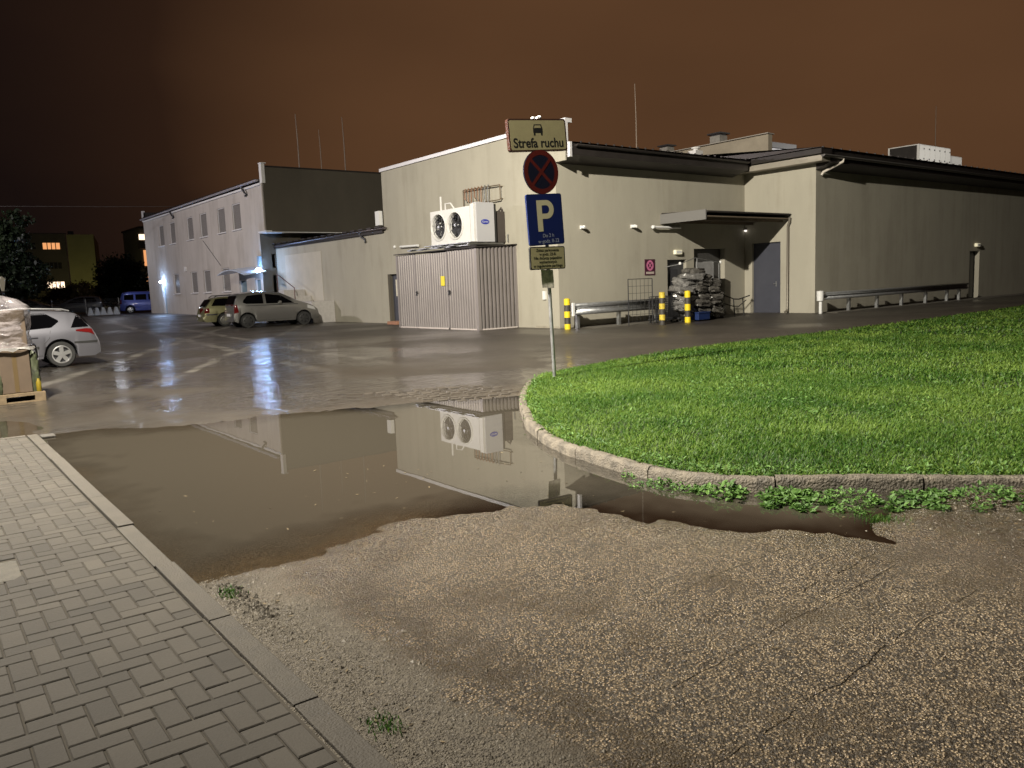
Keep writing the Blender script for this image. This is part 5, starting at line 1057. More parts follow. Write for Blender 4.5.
# ================================================================== cars
tyre_m = mat('tyre', (.018, .018, .018), .75); glass_m = mat('car_glass', (.002, .002, .0025), .04, spec=.5); trim_m = mat('car_trim', (.02, .02, .02), .5); red_l = mat('red_lens', (.11, .007, .007), .12, coat=1); clear_l = mat('clear_lens', (.45, .45, .45), .1, coat=1); alloy = mat('alloy_rim', (.55, .55, .56), .3, .8)
class Car:
    def __init__(s, L, Wd, top, belt, R_, xr, xf, zs=.24, tumble=.22, tail=.10):
        s.L, s.W, s.R, s.xr, s.xf, s.zs, s.tumble, s.tail = L, Wd, R_, xr, xf, zs, tumble, tail; s.top, s.belt = top, belt
    def zt(s, x): return float(np.interp(x, [p[0] for p in s.top], [p[1] for p in s.top]))
    def bz(s, x): return float(np.interp(x, [p[0] for p in s.belt], [p[1] for p in s.belt]))
    def hw(s, x):
        f = (x-s.L/2)/(s.L/2); return s.W/2*(1-(s.tail if f < 0 else s.tail*1.6)*abs(f)**5)
    def rows(s, x):
        hw, zt = s.hw(x), s.zt(x); be = min(s.bz(x), zt-.05); za = s.zs
        if x < .12 or x > s.L-.15: za = s.zs+.08*(1-min(x, s.L-x)/.15)
        for xw in (s.xr, s.xf):
            Ra = s.R+.055
            if abs(x-xw) < Ra: za = max(za, s.R+math.sqrt(Ra*Ra-(x-xw)**2))
        gh = max(0, zt-be); k = min(1, gh/.45); yr = hw*(.965-s.tumble*k); md = max(za+.02, .30+.25*be)
        return [(0, s.zs+.03), (hw*.80, max(s.zs+.03, za if za > s.zs+.1 else 0)), (hw*.945, za), (hw*1.0, md), (hw*.99, max(md+.01, be-.10)), (hw*.955, max(md+.02, be)), (yr*1.0+.015, be+gh*.80), (yr*.93, be+gh*.95), (yr*.70, zt-.005), (0, zt+.012)]
    def ysurf(s, x, z):
        r = s.rows(x)[2:]
        for (y0, z0), (y1, z1) in zip(r[:-1], r[1:]):
            if z <= z1: return y0+(y1-y0)*(0 if z1 == z0 else max(0, (z-z0))/(z1-z0))
        return 0
    def body(s):
        xs = sorted(set([0, .012, .03, .06, .1, .15, .2]+[s.L-q for q in (0, .012, .03, .06, .1, .15)]+list(np.arange(.22, s.L-.16, .045)))); V_ = []; F_ = []
        for x in xs:
            r = s.rows(x); V_ += [(x-s.L/2, -y, z) for (y, z) in r]+[(x-s.L/2, y, z) for (y, z) in r[-2:0:-1]]
        n = len(V_)//len(xs)
        for i in range(len(xs)-1):
            for k in range(n): F_.append((i*n+k, i*n+(k+1) % n, (i+1)*n+(k+1) % n, (i+1)*n+k))
        F_.append(tuple(range(n))); F_.append(tuple((len(xs)-1)*n+k for k in range(n))[::-1]); return MB().add(V_, F_)
    def patch(s, lo, hi, side, off=.006, nu=18, nv=6):
        """side patch between two polylines (x,z) sampled along x"""
        x0, x1 = lo[0][0], lo[-1][0]; h0, h1 = hi[0][0], hi[-1][0]
        def fn(u, v):
            xl = x0+(x1-x0)*u; xh = h0+(h1-h0)*u
            zl = np.interp(xl, [p[0] for p in lo], [p[1] for p in lo]); zh = np.interp(xh, [p[0] for p in hi], [p[1] for p in hi]); x = xl+(xh-xl)*v; z = zl+(zh-zl)*v
            return (x-s.L/2, side*(s.ysurf(x, z)+off), z)
        return MB().grid(fn, nu, nv)
    def rear(s, pts, wf, off=.008, n=10):
        """patch over the tail: pts are (x,z) along the silhouette"""
        def fn(u, v):
            k = v*(len(pts)-1); i = min(int(k), len(pts)-2); f = k-i; x = pts[i][0]+(pts[i+1][0]-pts[i][0])*f; z = pts[i][1]+(pts[i+1][1]-pts[i][1])*f; w = s.hw(max(x, .03))*wf
            return (x-off-s.L/2, -w+2*w*u, z+off*.6)
        return MB().grid(fn, n, max(4, 2*(len(pts)-1)))
def wheel(t_, x, y, side, Rw, rim, spokes=5, w=.19, hub=None):
    b = MB(); b.lathe([(Rw*.66, -w/2), (Rw*.93, -w/2), (Rw, -w/2+.03), (Rw, w/2-.03), (Rw*.93, w/2), (Rw*.66, w/2)], (x, y, Rw), 'Y', 30); o = b.build('wheel', tyre_m, t_, smooth=True)
    s_ = side
    b = MB(); b.lathe([(Rw*.70, s_*(w/2+.002)), (Rw*.63, s_*(w/2+.008)), (Rw*.60, s_*(w/2-.03)), (Rw*.60, -s_*w/2)], (x, y, Rw), 'Y', 30); yq = y+s_*(w/2-.012)
    if spokes:
        for k in range(spokes):
            g = 2*math.pi*k/spokes+.3; P_ = lambda r_, a_, d: (x+r_*math.cos(g)-a_*math.sin(g), yq+d, Rw+r_*math.sin(g)+a_*math.cos(g)); q = s_*.012
            b.add([P_(.05, -.045, q), P_(.05, .045, q), P_(Rw*.63, .052, q*.3), P_(Rw*.63, -.052, q*.3), P_(.05, -.045, -q), P_(.05, .045, -q), P_(Rw*.63, .052, -q*2), P_(Rw*.63, -.052, -q*2)], [(0, 1, 2, 3), (4, 5, 6, 7), (0, 1, 5, 4), (1, 2, 6, 5), (2, 3, 7, 6), (3, 0, 4, 7)])
        b.lathe([(0, s_*.016), (.05, s_*.014), (.06, 0), (.06, -s_*.04)], (x, yq, Rw), 'Y', 14)
    else: b.lathe([(0, s_*.012), (Rw*.25, s_*.012), (Rw*.35, s_*.002), (Rw*.55, s_*.006), (Rw*.62, -s_*.01)], (x, yq, Rw), 'Y', 24)
    b.build('rim', rim, o, smooth=True)
    b = MB(); b.lathe([(0, -s_*.05), (Rw*.6, -s_*.05)], (x, yq, Rw), 'Y', 24); b.build('hub_shadow_plate', dark_steel, o)
def make_car(name, loc, rz, label, spec, paint, wins, rear_glass, tails, extra=None, rim=alloy, spokes=5, group=None, heads=None, detail=True, sc=1.0):
    t_ = empty(name, loc, label, 'car', group, rz); t_.scale = (sc, sc, sc); s = spec
    s_body = s.body().build('body', paint, t_, smooth=True)
    for w in wins:
        for sd in (-1, 1): s.patch(w[0], w[1], sd).build('side_window', glass_m, t_, smooth=True)
    if rear_glass: s.rear(rear_glass[0], rear_glass[1]).build('rear_window', glass_m, t_, smooth=True)
    for tl in tails:
        for sd in (-1, 1):
            o = s.patch(tl[0], tl[1], sd, .012, 8, 4).build('tail_light', red_l, t_, smooth=True)
    if heads:
        for sd in (-1, 1): s.patch(heads[0], heads[1], sd, .010, 8, 4).build('headlight', clear_l, t_, smooth=True)
    # windscreen along the front silhouette
    tp = [p for p in s.top]; zmax = max(p[1] for p in tp)
    ws = [(x, s.zt(x)) for x in np.linspace(s.ws[0], s.ws[1], 7)]
    def fn(u, v):
        k = v*6; i = min(int(k), 5); f = k-i; x = ws[i][0]+(ws[i+1][0]-ws[i][0])*f; r_ = s.rows(x); y = r_[-2][0]*1.05*(2*u-1); return (x-s.L/2+.006, y, ws[i][1]+(ws[i+1][1]-ws[i][1])*f+.016*(1-abs(2*u-1))+.008)
    MB().grid(fn, 10, 8).build('windscreen', glass_m, t_, smooth=True)
    for x in (s.xr, s.xf):
        for sd in (-1, 1): wheel(t_, x-s.L/2, sd*(s.W/2-.115), sd, s.R, rim, spokes)
    if detail:
        for sd in (-1, 1):
            x_ = s.ws[1]-.12; y_ = sd*(s.ysurf(x_, s.bz(x_))+.09); b = MB(); b.lathe([(0, -.10), (.06, -.09), (.075, 0), (.06, .09), (0, .1)], (x_-s.L/2, y_, s.bz(x_)+.08), 'Y', 10); b.build('mirror', paint, t_, smooth=True)
            for (hx, hz) in s.handles: s.patch([(hx-.09, hz-.015), (hx+.09, hz-.015)], [(hx-.09, hz+.015), (hx+.09, hz+.015)], sd, .028, 4, 2).build('door_handle', paint, t_)
            for sl_ in s.seams:
                V_ = []
                for (x, z) in sl_: V_.append((x-s.L/2, sd*(s.ysurf(x, z)+.0035), z))
                b = MB()
                for p_, q_ in zip(V_[:-1], V_[1:]): b.tube([p_, q_], .005, 4, cap=False)
                b.build('door_seam', trim_m, t_)
            if s.strip: s.patch([(s.strip[0], s.strip[2]), (s.strip[1], s.strip[2])], [(s.strip[0], s.strip[3]), (s.strip[1], s.strip[3])], sd, .014, 24, 2).build('rub_strip', trim_m, t_, smooth=True)
        # plate and bumper line at the back
        b = MB(); b.box(-s.L/2-.022, -s.L/2-.006, -.26, .26, .50, .61); b.build('number_plate', mat('plate_white', (.6, .6, .58), .4), t_)
    if extra: extra(s, t_)
    return t_
# -- silver estate on the left
pk = Car(4.42, 1.76, [(0, .50), (.015, .60), (.04, .68), (.10, .82), (.16, .95), (.40, 1.28), (.50, 1.37), (.7, 1.42), (1.2, 1.47), (1.9, 1.495), (2.4, 1.46), (3.25, 1.0), (3.6, .93), (4.2, .76), (4.38, .62), (4.42, .5)], [(0, .92), (.5, .96), (1.2, .92), (2.6, .88), (3.3, .86), (4.42, .75)], .325, .93, 3.62, tumble=.17)
pk.ws = (3.22, 2.45); pk.handles = [(1.52, .80), (2.5, .78)]; pk.seams = [[(1.13, .95), (1.17, .75), (1.3, .62)], [(2.12, .93), (2.13, .32)], [(2.13, .32), (1.35, .32)]]; pk.strip = None
silver = mat('silver_paint', (.20, .20, .23), .33, .65, coat=1)
def pk_extra(s, t_):
    for sd in (-1, 1):
        b = MB(); b.tube([(.62-2.21, sd*.56, 1.42), (.8-2.21, sd*.57, 1.475), (1.6-2.21, sd*.57, 1.525), (2.2-2.21, sd*.56, 1.50)], .018, 8); b.build('roof_rail', alloy, t_, smooth=True)
        s.patch([(.08, .585), (.62, .585)], [(.06, .635), (.62, .635)], sd, .012, 10, 2).build('bumper_strip', trim_m, t_, smooth=True)
        s.patch([(1.42, .50), (1.62, .50)], [(1.42, .56), (1.62, .56)], sd, .012, 4, 2).build('side_marker', trim_m, t_)
    b = MB(); b.tube([(-2.21+.1, -.45, .27), (-2.21-.05, -.45, .26)], .03, 8); b.build('exhaust', steel, t_)
make_car('estate_car', (4.03-2.21*.90, 20.91+.80, gz(3.2, 20.9)), R(180), 'silver estate car half hidden behind the wrapped pallet', pk, silver,
    [([(.24, 1.00), (.66, .99)], [(.40, 1.30), (.505, 1.30)]), ([(.92, 1.16), (1.1, 1.02), (1.95, .97)], [(.93, 1.20), (1.2, 1.38), (1.95, 1.41)]), ([(2.02, .965), (2.95, .94)], [(2.02, 1.405), (2.55, 1.33)])],
    ([(.17, 1.0), (.38, 1.29)], .72), [([(.06, .73), (.22, .84), (.55, .90)], [(.12, .93), (.3, .96), (.56, .935)])], pk_extra, heads=([(4.0, .68), (4.3, .64)], [(4.0, .80), (4.28, .72)]), sc=.90)
# -- small silver hatchback by the wing
ya = Car(3.64, 1.66, [(0, .46), (.012, .60), (.03, .78), (.06, .95), (.15, 1.2), (.22, 1.36), (.32, 1.43), (.9, 1.495), (1.5, 1.49), (2.0, 1.42), (2.75, 1.06), (3.05, .97), (3.35, .84), (3.58, .66), (3.64, .45)], [(0, .98), (.5, .97), (1.5, .95), (2.7, .92), (3.64, .7)], .29, .56, 2.93, tumble=.2)
ya.ws = (2.73, 2.02); ya.handles = [(1.10, .83), (2.0, .80)]; ya.seams = [[(1.30, .95), (1.31, .30)], [(1.31, .30), (.95, .3)], [(.62, .95), (.75, .75)], [(2.35, .9), (2.36, .32)], [(2.36, .32), (1.4, .3)]]; ya.strip = (.5, 2.7, .905, .93)
silv2 = mat('silver_beige_paint', (.225, .22, .212), .36, .75, coat=1)
make_car('hatchback_car', (14.28, 36.2, .02), R(-5), 'small silver hatchback parked nose to the low wing wall', ya, silv2,
    [([(.42, 1.06), (.55, 1.0), (1.25, .985)], [(.45, 1.15), (.62, 1.33), (1.25, 1.38)]), ([(1.36, .985), (2.55, .96)], [(1.36, 1.385), (2.02, 1.30)])],
    ([(.06, .99), (.14, 1.2), (.21, 1.34)], .80), [([(.03, .62), (.22, .66)], [(.06, .98), (.16, .98)])], heads=([(3.1, .72), (3.48, .62)], [(3.12, .86), (3.42, .76)]), rim=mat('dark_rim', (.045, .045, .045), .45, .5), spokes=6, sc=1.08)
# -- pale green estate behind it
pa = Car(4.66, 1.74, [(0, .45), (.012, .56), (.04, .62), (.08, .80), (.14, .92), (.45, 1.30), (.55, 1.38), (.8, 1.43), (1.6, 1.465), (2.3, 1.43), (3.2, .98), (3.6, .93), (4.3, .80), (4.6, .66), (4.66, .5)], [(0, .92), (1, .92), (3.2, .89), (4.66, .75)], .31, .98, 3.60, tumble=.16)
pa.ws = (3.18, 2.35); pa.handles = [(1.9, .80)]; pa.seams = [[(1.42, .9), (1.5, .6)], [(2.2, .9), (2.2, .32)]]; pa.strip = (.05, 4.4, .56, .63)
def pa_extra(s, t_):
    for sd in (-1, 1): b = MB(); b.tube([(.6-2.33, sd*.57, 1.40), (.75-2.33, sd*.58, 1.47), (1.9-2.33, sd*.58, 1.51), (2.3-2.33, sd*.57, 1.46)], .02, 8); b.build('roof_rail', trim_m, t_, smooth=True)
make_car('estate_car', (14.35, 39.4, .03), R(-6), 'pale olive estate car parked behind the small silver hatchback', pa, mat('olive_paint', (.24, .23, .12), .34, .6, coat=1),
    [([(.42, 1.0), (1.3, .985)], [(.62, 1.32), (1.3, 1.37)]), ([(1.4, .98), (2.15, .97)], [(1.4, 1.375), (2.15, 1.38)]), ([(2.22, .97), (3.0, .95)], [(2.22, 1.375), (2.5, 1.31)])],
    ([(.14, .97), (.42, 1.30)], .78), [([(.04, .66), (.3, .68)], [(.10, .90), (.3, .90)])], pa_extra, spokes=0, rim=mat('hubcap', (.15, .145, .13), .4, .5), sc=1.0)
# -- far cars behind and before the fence
vn = Car(4.1, 1.78, [(0, .5), (.02, .75), (.05, 1.0), (.14, 1.55), (.25, 1.72), (.6, 1.79), (2.4, 1.78), (2.8, 1.66), (3.3, 1.12), (3.8, .98), (4.05, .75), (4.1, .5)], [(0, 1.05), (3.3, 1.02), (4.1, .8)], .31, .75, 3.4, tumble=.1)
vn.ws = (3.28, 2.78); vn.handles = [(1.5, .95)]; vn.seams = [[(1.15, 1.0), (1.15, .4)], [(2.1, 1.0), (2.1, .35)]]; vn.strip = None
make_car('minivan', (17.45, 71, .29), R(-14), 'blue minivan beyond the corner of the office block', vn, mat('blue_paint', (.045, .07, .30), .3, .2, coat=1), [([(.35, 1.12), (1.05, 1.10)], [(.38, 1.52), (1.05, 1.55)]), ([(1.2, 1.10), (2.0, 1.09)], [(1.2, 1.55), (2.0, 1.55)]), ([(2.15, 1.09), (3.1, 1.07)], [(2.15, 1.55), (2.75, 1.5)])], ([(.05, 1.12), (.13, 1.5)], .75), [([(.03, .8), (.16, .82)], [(.06, 1.15), (.16, 1.15)])], sc=1.0)
make_car('estate_car', (9.9, 76, .29), R(-20), 'dark car with red tail lights parked beyond the fence, left of the pair', pa, mat('dark_grey_paint', (.05, .05, .055), .3, .3, coat=1), [([(.42, 1.0), (2.15, .97)], [(.62, 1.32), (2.15, 1.38)]), ([(2.22, .97), (3.0, .95)], [(2.22, 1.375), (2.5, 1.31)])], ([(.14, .97), (.42, 1.30)], .78), [([(.04, .66), (.3, .68)], [(.10, .90), (.3, .90)])], detail=False)
make_car('hatchback_car', (13.2, 76, .29), R(165), 'dark silver hatchback with bright wheels beyond the fence, behind the white blocks', ya, mat('dark_silver_paint', (.10, .10, .105), .3, .4, coat=1), [([(.42, 1.06), (.55, 1.0), (1.25, .985)], [(.45, 1.15), (.62, 1.33), (1.25, 1.38)]), ([(1.36, .985), (2.55, .96)], [(1.36, 1.385), (2.02, 1.30)])], None, [], detail=False, sc=1.05)

# ================================================================== wrapped pallet at the left
ZG = gz(1.5, 14.5)
pl = empty('pallet', (1.25, 14.75, ZG), 'worn wooden pallet under the film-wrapped boxes', 'pallet', None, R(3))
wood = mat('pallet_wood', (.15, .11, .065), .7, var=.35, vscale=7)
for k in range(5): b = MB(); b.box(-.60, .60, -.62+k*.27, -.62+k*.27+.145, .122, .144); b.build('deck_board', wood, pl)
for k in range(3):
    for q in range(3): b = MB(); b.box(-.60+q*.5275, -.60+q*.5275+.145, -.62+k*.5475, -.62+k*.5475+.10, .022, .10); b.build('block', wood, pl)
    b = MB(); b.box(-.60, .60, -.62+k*.5475, -.62+k*.5475+.1, 0, .0215); b.build('bottom_board', wood, pl); b = MB(); b.box(-.60, .60, -.62+k*.5475, -.62+k*.5475+.1, .1003, .1215); b.build('stringer', wood, pl)
carton = mat('carton', (.085, .060, .040), .8, var=.12, vscale=5); GO = pl.location
def carton_box(x0, x1, y0, y1, z0, z1, rz, label, name='carton'):
    t_ = empty(name, (GO.x+(x0+x1)/2, GO.y+(y0+y1)/2, ZG+z0), label, 'carton', 'cartons on the pallet', rz); w, d, h = x1-x0, y1-y0, z1-z0
    b = MB(); b.box(-w/2, w/2, -d/2, d/2, 0, h); b.build('box', carton, t_, bevel=.012)
    b = MB(); b.box(-.03, .03, -d/2-.002, -d/2-.0005, .02, h-.02); b.build('tape', mat('parcel_tape', (.10, .07, .035), .3), t_)
carton_box(.05, .46, -.55, -.12, .147, .80, R(4), 'lower brown carton, second from the right edge of the pallet'); carton_box(-.42, .0, -.56, -.12, .147, .62, R(-3), 'shorter lower brown carton left of centre on the pallet'); carton_box(.20, .58, -.08, .55, .147, .78, R(1), 'lower brown carton at the right rear of the pallet'); carton_box(-.55, .15, -.06, .55, .147, .76, R(-1), 'large lower brown carton at the left rear of the pallet')
carton_box(-.54, .49, -.50, .48, .815, 1.40, R(-2), 'big upper brown carton under the crumpled film')
bt = MB(); leafy = mat('camouflage_bag', (.03, .036, .016), .7, var=.9, vscale=9)
for (x, y, z, s_, lab) in ((.52, -.42, .46, .15, 'dark green patterned bag squeezed in at the right edge of the load'), (-.49, -.50, .45, .16, 'dark green patterned bag at the left of the load'), (.03, -.52, .2, .10, 'small dark bag low between the two front cartons')):
    fn, nu, nv = lumpy(GO.x+x, GO.y+y, ZG+.146, ZG+z+.32, s_*.55, s_*.6, [(0, .9), (.2, 1.05), (.6, 1), (.9, .7), (1, .1)], int(z*100), 24, 18, .07); tag(MB().grid(fn, nu, nv).build('patterned_bag', leafy, smooth=True), lab, 'bag', 'bags on the pallet')
fm2 = bpy.data.materials.new('clear_film'); fm2.use_nodes = True; film_nodes(fm2, (.34, .31, .325), (.16, .62), .10, 2.2, .06, .8)
fn, nu, nv = lumpy(GO.x-.02, GO.y+.0, ZG+.84, ZG+1.66, .625, .63, [(0, .98), (.1, .94), (.5, .95), (.66, .98), (.78, .93), (.88, .74), (.95, .45), (1, .05)], 5, 110, 60, .035)
film = MB().grid(fn, nu, nv).build('film_cover', fm2, smooth=True); tag(film, 'crumpled clear plastic film pulled over the top of the boxes', 'plastic film')
b = MB(); V_ = []
n = 60
for i in range(n+1):
    a = 2*math.pi*i/n; c_, q_ = math.cos(a), math.sin(a); k = (abs(c_)**5+abs(q_)**5)**(-.2); j_ = rng.uniform(-.03, .03)
    V_ += [(GO.x+.592*k*c_, GO.y+.592*k*q_, ZG+.845), (GO.x+(.60+j_*.3)*k*c_, GO.y+(.60+j_*.3)*k*q_, ZG+.80+j_)]
b.add(V_, [(2*i, 2*i+2, 2*i+3, 2*i+1) for i in range(n)]); b.build('torn_hem', mat('film_hem', (.26, .25, .24), .3), film)
V_ = [(GO.x+.60+.10*math.sin(i*.9)*f*.6+.05*f, GO.y-.30+.30*(j/6)*(1+f*.3), ZG+.86-.42*f+.03*math.sin(j*2.2+i)) for i, f in enumerate(np.linspace(0, 1, 8)) for j in range(7)]
MB().add(V_, [(i*7+j, (i+1)*7+j, (i+1)*7+j+1, i*7+j+1) for i in range(7) for j in range(6)]).build('loose_flap', mat('film_white', (.3, .3, .31), .3), film, smooth=True)
b = MB(); b.lathe([(0, 0), (.032, .0), (.036, .02), (.036, .14), (.022, .17), (.014, .2), (0, .2)], n=14); o = b.build('yellow_bottle', mat('bottle_yellow', (.15, .11, .008), .4), smooth=True); o.location = (GO.x+.56, GO.y-.52, ZG+.146); tag(o, 'yellow bottle at the right corner of the pallet', 'bottle')
b = MB(); b.box(.0, .14, -.2, .0, 0, .02); o = b.build('broken_lump', mat('dirty_concrete', (.06, .055, .05), .8, var=.3, vscale=20), bevel=.008); o.location = (1.30, 10.62, gz(1.30, 10.62)); tag(o, 'broken lump of concrete at the far corner of the footway', 'rubble')

# ================================================================== far side: fence, blocks, trees, flats
FZ = .29
def fence_bay(x0, x1, y0, y1):
    pass
fe = empty('mesh_fence', (12.5, 73.5, FZ), 'see-through wire mesh fence on thin posts at the end of the yard', 'fence'); fo_ = (12.5, 73.5, FZ)
fm = mat('fence_wire', (.30, .30, .29), .6, .2)
fpts = [(5.2, 74.6), (7.9, 74.3), (10.9, 73.7), (13.3, 73.4), (15.7, 73.0), (18.3, 72.9)]
for i, (x, y) in enumerate(fpts): b = MB(); b.tube([(x, y, FZ-.1), (x, y, FZ+1.35)], .035, 6); b.build('post', steel, fe, off=fo_)
for (x0, y0), (x1, y1) in zip(fpts[:-1], fpts[1:]):
    b = MB(); n = 34
    for k in range(n+1): x, y = x0+(x1-x0)*k/n, y0+(y1-y0)*k/n; b.tube([(x, y, FZ+.08), (x, y, FZ+1.28)], .005, 3, cap=False)
    for z in np.linspace(.08, 1.28, 9): b.tube([(x0, y0, FZ+z), (x1, y1, FZ+z)], .006, 3, cap=False)
    b.build('mesh_bay', fm, fe, off=fo_)
for k, (x, lab) in enumerate(zip((12.95, 13.40, 13.82, 14.28, 14.72), ('first from the left', 'second from the left', 'middle', 'second from the right', 'last on the right'))):
    y = 70-.1*k; b = MB(); b.add([(-.24, -.24, 0), (.24, -.24, 0), (.24, .24, 0), (-.24, .24, 0), (-.09, -.11, .62), (.09, -.11, .62), (.09, .11, .62), (-.09, .11, .62)], [(0, 1, 2, 3), (4, 5, 6, 7), (0, 1, 5, 4), (1, 2, 6, 5), (2, 3, 7, 6), (3, 0, 4, 7)])
    o = b.build('tapered_block', mat('whitewash', (.75, .73, .68), .7, var=.15, vscale=4), bevel=.03); o.location = (x, y, FZ); o.rotation_euler = (0, 0, rng.uniform(-.2, .2)); tag(o, 'white tapered block before the fence, '+lab+' of the five', 'traffic block', 'five white tapered blocks')
leaf_dark = leaf_mat('tree_leaves', (.007, .014, .006), (.026, .042, .015), 1.2, .5, .2)
leaf_autumn = leaf_mat('autumn_leaves', (.05, .04, .012), (.12, .075, .025), 1.0, .5, .2)
bark = mat('bark', (.05, .04, .03), .9, var=.3, vscale=6)
def tree(name, x, y, z0, blobs, n, ls, material, label, trunk_h, tr=.2, cat='tree'):
    t_ = empty(name, (x, y, z0), label, cat); Vs, Fs, Ts = [], [], []; o_ = 0
    cen = []; 
    for (bx, by, bz, rx, ry, rz) in blobs:
        m_ = int(n*rx*ry*rz/sum(q[3]*q[4]*q[5] for q in blobs)); ncl = max(10, m_//45)
        d = rng.normal(0, 1, (ncl, 3)); d /= np.linalg.norm(d, axis=1)[:, None]; cc = d*(rng.uniform(.35, 1.08, ncl)**.6)[:, None]*np.array([rx, ry, rz])+np.array([bx, by, bz])
        p_ = np.repeat(cc, 45, 0)[:m_]; p_ = p_+rng.normal(0, .16*min(rx, rz), p_.shape); m2 = len(p_)
        a = rng.normal(0, 1, (m2, 3)); a /= np.linalg.norm(a, axis=1)[:, None]; b_ = np.cross(a, rng.normal(0, 1, (m2, 3))); b_ /= np.linalg.norm(b_, axis=1)[:, None]; s_ = ls*rng.uniform(.5, 1.3, m2)[:, None]
        V4 = np.stack([p_-a*s_, p_+b_*s_*.5, p_+a*s_, p_-b_*s_*.5], 1).reshape(-1, 3); Vs.append(V4); k = np.arange(m2)*4; Fs.append(np.stack([k, k+1, k+2, k+3], 1)+o_); o_ += len(V4)
        Ts.append(np.repeat(np.repeat(rng.normal(.05, .14, ncl), 45)[:m2], 4)); cen.append((bx, by, bz))
    c_ = quadmesh('crown', np.concatenate(Vs), np.concatenate(Fs), material, t_); a_ = c_.data.attributes.new('tone', 'FLOAT', 'POINT'); a_.data.foreach_set('value', np.concatenate(Ts).astype(np.float32))
    b = MB(); b.tube([(0, 0, -.2), (.1, 0, trunk_h*.5), (0, .05, trunk_h)], [tr, tr*.8, tr*.6], 8)
    for (bx, by, bz) in cen: b.tube([(0, .02, trunk_h*.8), (bx*.5, by*.5, (trunk_h*.8+bz)/2), (bx, by, bz)], [tr*.5, tr*.3, tr*.1], 6)
    b.build('trunk', bark, t_); return t_
tree('broadleaf_tree', 6.2, 63, FZ, [(0, 0, 4.6, 2.3, 2.2, 1.9), (-1.2, .5, 6.3, 1.9, 1.8, 1.5), (1.2, 0, 6.0, 1.3, 1.4, 1.2), (-.9, 0, 2.6, 1.7, 1.6, 1.4), (1.6, -.3, 3.0, 1.3, 1.3, 1.1)], 15000, .16, leaf_dark, 'tall dark broadleaf tree at the left edge of the yard', 3.5, .28)
tree('round_tree', 20.6, 93, .3, [(0, 0, 3.2, 2.4, 2.2, 2.2), (-.9, 0, 2.2, 1.6, 1.5, 1.6), (1.0, 0, 2.0, 1.7, 1.5, 1.7), (.2, .2, 4.6, 1.5, 1.5, 1.2)], 14000, .17, leaf_dark, 'round dense dark green tree beside the office block corner', 1.8)
tree('autumn_shrub', 19.6, 110, .3, [(0, 0, 1.8, 2.6, 1.6, 1.4), (-2.2, .3, 1.5, 2.0, 1.6, 1.2), (2.0, .2, 1.5, 1.8, 1.4, 1.2)], 9000, .17, leaf_autumn, 'rusty autumn shrub under the yellow-lit gable', .8, .12, 'shrub')
tree('broadleaf_tree', 11.0, 100, .3, [(0, 0, 3.0, 2.6, 2.2, 2.0), (-1.5, 0, 5.0, 2.2, 2.0, 1.8), (1.8, 0, 4.0, 2.0, 1.8, 1.8)], 9000, .2, leaf_dark, 'black tree before the lit flats, right of the tall left-edge tree', 2.2, .25)
wl = mat('lit_window_orange', (.5, .3, .15), .5, emit=((1, .42, .16), .9)); wl2 = mat('lit_window_pale', (.6, .5, .4), .5, emit=((1, .74, .52), 2.0)); wd = mat('unlit_pane', (.015, .014, .014), .2)
ap = empty('apartment_block', (24, 147, 0), 'far block of flats with lit window rows and a yellow-lit blank gable', 'building'); AO = (24, 147, 0)
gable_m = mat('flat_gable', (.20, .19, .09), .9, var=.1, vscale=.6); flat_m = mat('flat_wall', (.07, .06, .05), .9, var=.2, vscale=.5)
b = MB(); b.add([(24.9, 147.4, 0), (28.7, 146.6, 0), (28.7, 146.6, 12.1), (24.9, 147.4, 12.1)], [(0, 1, 2, 3)]); b.add([(28.7, 146.6, 0), (34, 170, 0), (34, 170, 12.1), (28.7, 146.6, 12.1)], [(0, 1, 2, 3)]); b.build('gable', gable_m, ap, off=AO)
b = MB(); b.box(8, 24.88, 147.9, 160, 0, 12.2); b.build('wall', flat_m, ap, off=AO)
b = MB(); b.box(25.4, 26.1, 148, 149, 12.1, 12.7); b.box(8, 24.9, 147.6, 160, 12.2, 12.35); b.build('roof', dark_metal, ap, off=AO)
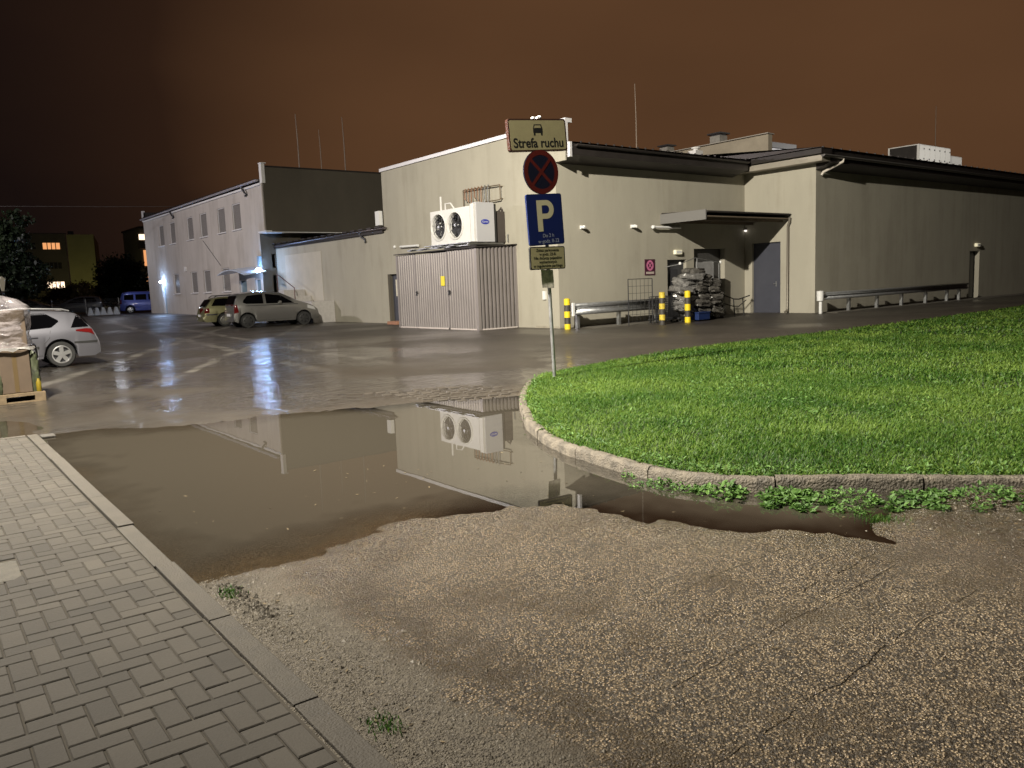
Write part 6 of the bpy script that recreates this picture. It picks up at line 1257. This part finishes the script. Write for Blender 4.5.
def flat_win(x0, x1, z0, z1, m_, y=147.88):
    b = MB(); b.box(x0, x1, y-.02, y-.001, z0, z1); w_ = b.build('window', m_, ap, off=AO); b = MB()
    for k in range(1, 4): x = x0+(x1-x0)*k/4; b.box(x-.06, x+.06, y-.05, y-.021, z0, z1)
    b.build('frame', dark_metal, w_, off=None).location = (-AO[0], -AO[1], -AO[2])
flat_win(21.5, 23.9, 9.8, 10.8, wl); flat_win(21.6, 24.0, 3.6, 4.6, wl2)
for x in (12, 15.5, 18.5):
    for z in (3.6, 6.7, 9.8): flat_win(x, x+2.0, z, z+1.0, wd)
flat_win(21.6, 23.9, 6.7, 7.7, wd)
for x, z in ((17.6, 5.1), (18.7, 3.6), (19.3, 5.5)): flat_win(x, x+.35, z, z+.35, wl2)
a2 = empty('apartment_block', (38, 143, 0), 'second far block of flats with orange windows, peeping past the office block', 'building'); A2 = (38, 143, 0)
b = MB(); b.box(35.3, 44, 144.4, 156, 0, 13.0); b.build('wall', flat_m, a2, off=A2); b = MB(); b.box(35.1, 44.2, 144.1, 156.2, 13.0, 13.3); b.build('roof', dark_metal, a2, off=A2)
for (x0, x1, z0, z1) in ((35.1, 36.5, 11.1, 12.0), (35.6, 36.6, 6.8, 9.4), (35.5, 36.4, 4.0, 5.0)):
    b = MB(); b.box(x0, x1, 144.2, 144.39, z0, z1); b.build('window', wl if z1 < 11 else wl2, a2, off=A2)
b = MB(); b.box(34.8, 37.2, 142.9, 144.39, 9.6, 10.8); b.build('balcony', mat('balcony_dark', (.03, .02, .02), .8), a2, off=A2)
# old lantern on its post at the left edge
t_ = empty('street_lantern', (4.2, 40.3, .05), 'old white lantern on a thin post above the wrapped pallet', 'lantern'); b = MB(); b.tube([(0, 0, 0), (0, 0, 2.0)], .04, 8); b.build('post', dark_steel, t_); b = MB(); b.lathe([(.05, 2.0), (.12, 2.42), (.14, 2.5), (.02, 2.62), (0, 2.62)], n=10); b.build('lamp_head', mat('lantern_glass', (.25, .24, .2), .4, emit=((1, .85, .6), .12)), t_, smooth=True)
b = MB(); b.tube([(-30+i*6, 64.5-.9*i*1.0, 7.9-.02*(i*(10-i))*.9) for i in range(11)], .012, 4); o = b.build('overhead_wire', mat('wire_grey', (.05, .045, .04), .5)); tag(o, 'thin overhead wire crossing the dark sky at the left', 'wire')
